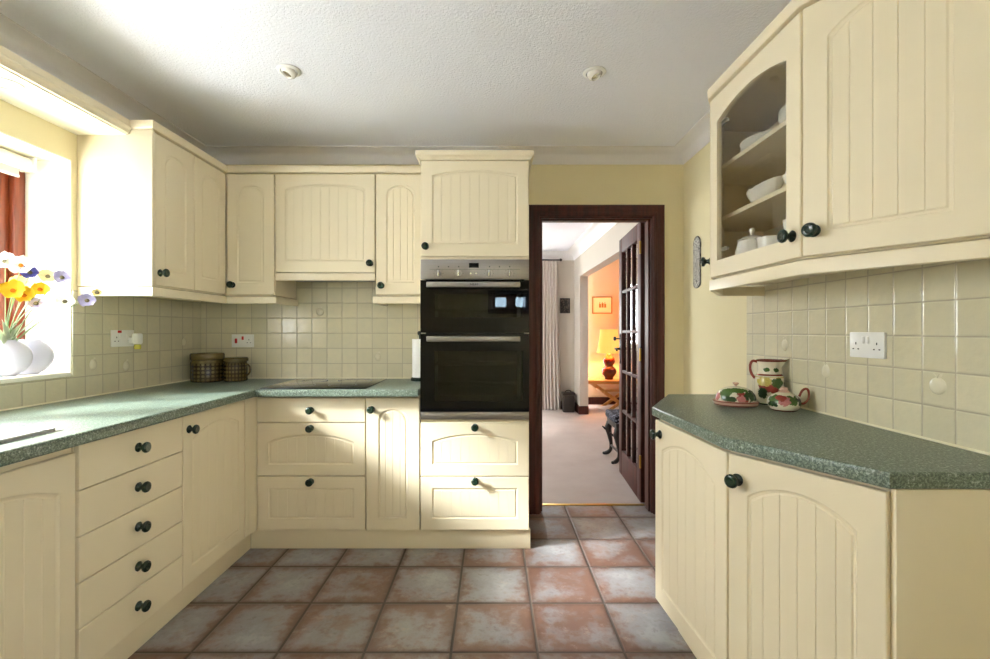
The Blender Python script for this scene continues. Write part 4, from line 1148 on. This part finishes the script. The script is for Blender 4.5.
struct(MB().sweep([(LX0, LY0), (LX0, LF), (LX1, LF), (LX1, LY0)], cv2, ZL - .0005).build('trim_9', 'coving_white', smooth=40))
sk = [(0, .0005), (.016, .0005), (.016, .10), (.010, .115), (0, .12)]
struct(MB().sweep([(LX0, LF), (LX1, LF), (LX1, OY1), (LX1 + .1255, OY1)], sk, 0).build('baseboard_living', 'mahogany'))
struct(MB().sweep([(LX1 + .1255, 7.75), (4.3, 7.75), (4.3, LY0)], sk, 0).build('baseboard_lounge', 'mahogany'))

# curtain and pole
t = thing('curtain', 'floor length pale pleated curtain hanging in the next room', 'curtain', (.85, LF - .09, 0))
m = MB(); vs, fs = [], []
nx, nz = 90, 12
for i in range(nx + 1):
    s = i / nx
    for j in range(nz + 1):
        q = j / nz; z = .012 + q * 2.27
        amp = .030 + .012 * (1 - q); sp_ = .28 + .055 * (1 - q)
        x = .70 + s * sp_ + .006 * math.sin(9 * s + 3 * q) * (1 - q); y = LF - .10 + amp * math.sin(2 * PI * 6.5 * s + .5 * math.sin(5 * q))
        vs.append((x, y, z))
for i in range(nx):
    for j in range(nz): fs.append((i * (nz + 1) + j, (i + 1) * (nz + 1) + j, (i + 1) * (nz + 1) + j + 1, i * (nz + 1) + j + 1))
m.add(vs, fs); m.part('curtain_drop', 'curtain_cloth', t, smooth=70, recalc=False)
tag(MB().tube([(-1.0, LF - .10, 2.298), (1.02, LF - .10, 2.298)], .012, 10).lathe([(0, 0), (.02, .004), (.024, .02), (.016, .034), (0, .04)], (1.02, LF - .1, 2.298), 16, axis='x').build('curtain_pole', 'black_iron', origin=(0, LF - .1, 2.298)), 'black curtain pole above the pale curtain in the next room', 'curtain pole')

# plaque on the far wall
t = thing('wall_hanging', 'small dark carved panel on the wall beside the pale curtain', 'wall hanging', (1.113, LF - .002, 1.49))
MB().box(1.042, 1.186, LF - .02, LF - .002, 1.49, 1.712, .003).part('carved_field', 'dark_relief', t)
m = MB()
for a, b, c_, d in ((1.036, 1.050, 1.484, 1.718), (1.178, 1.192, 1.484, 1.718), (1.05, 1.178, 1.484, 1.498), (1.05, 1.178, 1.704, 1.718)): m.box(a, b, LF - .026, LF - .0205, c_, d, .002)
m.part('border', 'dark_oak', t)

# basket on the carpet
t = thing('log_basket', 'small dark lidded wicker basket on the carpet beside the curtain', 'basket', (1.13, 7.05, 0))
m = MB(); vs, fs = [], []
for j in range(13):
    z = .001 + .25 * j / 12; s = .082 + .012 * math.sin(PI * j / 12) + (.004 if j % 2 else 0)
    for k in range(40):
        a = 2 * PI * k / 40; c_, d_ = math.cos(a), math.sin(a)
        e = 1 / max(abs(c_), abs(d_)) ** .7
        vs.append((1.13 + s * c_ * e * 1.0, 7.05 + s * d_ * e, z))
for j in range(12):
    for k in range(40): fs.append((j * 40 + k, j * 40 + (k + 1) % 40, (j + 1) * 40 + (k + 1) % 40, (j + 1) * 40 + k))
fs += [tuple(range(40)), tuple(range(480, 520))]
m.add(vs, fs); m.part('basket_body', 'wicker', t)
MB().box(1.035, 1.225, 6.955, 7.145, .253, .29, .012).part('lid', 'wicker', t)
MB().tube([(1.09, 7.05, .288), (1.095, 7.05, .312), (1.13, 7.05, .322), (1.165, 7.05, .312), (1.17, 7.05, .288)], .006, 8).part('handle', 'black_iron', t)

# side table with crossed legs
t = thing('side_table', 'low pale wood table with slanted crossed legs under the table lamp', 'table', (1.95, 7.4, 0))
MB().box(1.455, 2.45, 7.15, 7.68, .40, .455, .004).part('tabletop', 'oak_grain', t)
for y in (7.20, 7.60):
    for a, b in ((1.50, 2.06), (2.40, 1.84)):
        sgn = .035 if b > a else -.035
        m = MB(); yy = y if b > a else y + .032
        vs = [(a, yy - .015, .399), (a + sgn * 2.2, yy - .015, .399), (b + sgn * 2.2, yy - .015, .001), (b, yy - .015, .001)]
        vs += [(x, yy + .015, z) for x, _, z in vs]
        m.add(vs, [(0, 1, 2, 3), (7, 6, 5, 4), (0, 4, 5, 1), (1, 5, 6, 2), (2, 6, 7, 3), (3, 7, 4, 0)])
        m.part('leg', 'oak_leg', t, smooth=0)
MB().box(1.66, 2.24, 7.262, 7.568, .27, .295, .003).part('lower_shelf', 'oak_grain', t)

# table lamp
lx, ly, lz = 1.815, 7.36, .4556
t = thing('table_lamp', 'lit table lamp with red brown double gourd base and glowing shade', 'lamp', (lx, ly, lz))
MB().lathe([(0, 0), (.062, 0), (.066, .006), (.064, .022), (.078, .04), (.108, .08), (.118, .12), (.108, .16), (.078, .192), (.062, .206), (.066, .222), (.088, .252), (.095, .285), (.085, .32), (.06, .352), (.042, .372), (.038, .39), (.03, .40), (0, .40)], (0, 0, 0), 40).build('gourd_base', 'gourd_glaze', t, smooth=60)
MB().lathe([(.008, .40), (.008, .43), (.018, .432), (.018, .48), (.0, .48)], (0, 0, 0), 16).build('lamp_holder', 'brass', t)
m = MB(); vs, fs = [], []
for i in range(97):
    a = 2 * PI * i / 96; rp_ = .002 * (1 if i % 2 else -1)
    for r_, z in ((.185 + rp_, .41), (.165 + rp_, .52), (.148 + rp_, .62), (.132 + rp_, .78)): vs.append((r_ * math.cos(a), r_ * math.sin(a), z))
for i in range(96):
    for j in range(3): fs.append((i * 4 + j, (i + 1) * 4 + j, (i + 1) * 4 + j + 1, i * 4 + j + 1))
m.add(vs, fs); m.build('lamp_shade', 'lamp_shade', t, smooth=20, recalc=False)

# picture over the lamp
t = thing('picture_frame', 'small gilt framed picture with cream mount on the wall above the lamp', 'picture', (1.797, 7.748, 1.494))
px0, px1, pz0, pz1, py = 1.632, 1.962, 1.494, 1.776, 7.748
m = MB()
for a, b, c_, d in ((px0, px0 + .016, pz0, pz1), (px1 - .016, px1, pz0, pz1), (px0 + .016, px1 - .016, pz0, pz0 + .016), (px0 + .016, px1 - .016, pz1 - .016, pz1)): m.box(a, b, py - .022, py, c_, d, .003)
m.part('frame', 'gilt', t)
MB().box(px0 + .016, px1 - .016, py - .010, py - .004, pz0 + .016, pz1 - .016).part('mount', 'canvas_cream', t, smooth=0)
m = MB()
for k in range(3):
    x = 1.745 + k * .042
    m.box(x, x + .034, py - .0115, py - .0095, 1.595, 1.655 + .012 * (k % 2)); m.box(x + .008, x + .018, py - .0115, py - .0095, 1.655, 1.685)
m.part('print', 'gilt', t, smooth=0)

# carved stool behind the glazed door
t = thing('carved_stool', 'dark carved wooden stool with scroll feet behind the open glazed door', 'stool', (1.36, 4.43, 0))
MB().box(1.10, 1.62, 4.24, 4.62, .37, .445, .022, seg=3).part('cushion', 'pattern_cloth', t)
m = MB(); m.box(1.115, 1.605, 4.255, 4.605, .315, .369, .006); m.part('seat_rail', 'dark_oak', t)
for x, y, sx_, sy_ in ((1.14, 4.28, -1, -1), (1.14, 4.58, -1, 1), (1.58, 4.28, 1, -1), (1.58, 4.58, 1, 1)):
    u = .7
    m = MB(); m.tube([(x, y, .33), (x + sx_ * .014, y + sy_ * .014 * u, .27), (x + sx_ * .004, y, .2), (x - sx_ * .010, y, .12), (x - sx_ * .006, y, .06), (x + sx_ * .018, y + sy_ * .01, .028), (x + sx_ * .045, y + sy_ * .018, .018)], [.03, .034, .024, .017, .016, .020, .016], 10)
    m.lathe([(0, -.014), (.014, -.010), (.018, 0), (.014, .012), (0, .016)], (x + sx_ * .052, y + sy_ * .02, .0165), 12)
    m.tube([(x + sx_ * .02, y, .25), (x + sx_ * .05, y, .262), (x + sx_ * .075, y, .285)], [.014, .011, .006], 8)
    m.part('leg', 'dark_oak', t)
MB().tube([(1.15, 4.43, .10), (1.57, 4.43, .10)], .012, 10).tube([(1.15, 4.28, .10), (1.15, 4.58, .10)], .012, 10).tube([(1.57, 4.28, .10), (1.57, 4.58, .10)], .012, 10).part('stretcher', 'dark_oak', t)

# ------------------------------------------------------------------ outside
struct(MB().box(-30, 30, -30, 34, -.35, -.15).build('ground', 'pale_bounce_ground', smooth=0))

# ------------------------------------------------------------------ light
EXPO = 2.2
w = bpy.data.worlds.new('daylight'); C.world = w; w.use_nodes = True
nt = w.node_tree; nt.nodes.clear()
bg = nt.nodes.new('ShaderNodeBackground'); wo = nt.nodes.new('ShaderNodeOutputWorld')
bg.inputs[0].default_value = (0.94, 0.97, 1.0, 1); bg.inputs[1].default_value = 5.5
nt.links.new(bg.outputs[0], wo.inputs[0])

def light(name, typ, loc, energy, color=(1, 1, 1), **kw):
    d = bpy.data.lights.new(name, typ); d.energy = energy; d.color = color
    for k, v in kw.items(): setattr(d, k, v)
    o = bpy.data.objects.new(name, d); COL.objects.link(o); o.location = loc
    return o
def aim(o, d): o.rotation_euler = Vector(d).to_track_quat('-Z', 'Y').to_euler()
s = light('sun', 'SUN', (-6, -2, 5), 5.2, (0.96, 0.98, 1.0), angle=math.radians(11))
aim(s, (1, .42, -.62))
def portal(name, loc, d, sx_, sy_):
    o = light(name, 'AREA', loc, 1.0, shape='RECTANGLE', size=sx_, size_y=sy_); aim(o, d)
    o.data.cycles.is_portal = True
portal('kitchen_window_portal', (XL - .29, (WY0 + WY1) / 2, (WZ0 + WZ1) / 2), (1, 0, 0), WY1 - WY0, WZ1 - WZ0)
portal('back_window_portal', ((BX0 + BX1) / 2, YB - .2, (BZ0 + BZ1) / 2), (0, 1, 0), BX1 - BX0, BZ1 - BZ0)
portal('living_far_portal', ((FX0 + FX1) / 2, LF + .2, (FZ0 + FZ1) / 2), (0, -1, 0), FX1 - FX0, FZ1 - FZ0)
portal('living_side_portal', (LX0 - .2, (QY0 + QY1) / 2, (QZ0 + QZ1) / 2), (1, 0, 0), QY1 - QY0, QZ1 - QZ0)
portal('added_fill_portal', (XR + .24, (VY0 + VY1) / 2, (VZ0 + VZ1) / 2), (-1, 0, 0), VY1 - VY0, VZ1 - VZ0)
light('lamp_bulb', 'POINT', (lx, ly, lz + .56), 8, (1.0, .54, .22), shadow_soft_size=.035)

# ------------------------------------------------------------------ camera
cd = bpy.data.cameras.new('camera'); cam = bpy.data.objects.new('camera', cd); COL.objects.link(cam)
cam.location = (0, 0, HC); cam.rotation_euler = (PI / 2, 0, 0)
cd.sensor_width = 36; cd.lens = 470 * 36 / 990.0
cd.shift_x = 2 / 990.0; cd.shift_y = 1.5 / 990.0; cd.clip_start = .02
C.camera = cam
C.view_settings.view_transform = 'Standard'; C.view_settings.look = 'None'
C.view_settings.gamma = 1.0; C.view_settings.exposure = EXPO; C.view_settings.use_curve_mapping = False
cy = C.cycles
cy.use_denoising = True; cy.max_bounces = 12; cy.diffuse_bounces = 8; cy.glossy_bounces = 4; cy.transparent_max_bounces = 12
cy.sample_clamp_indirect = 8.0; cy.caustics_reflective = True; cy.blur_glossy = 1.0; cy.caustics_refractive = False
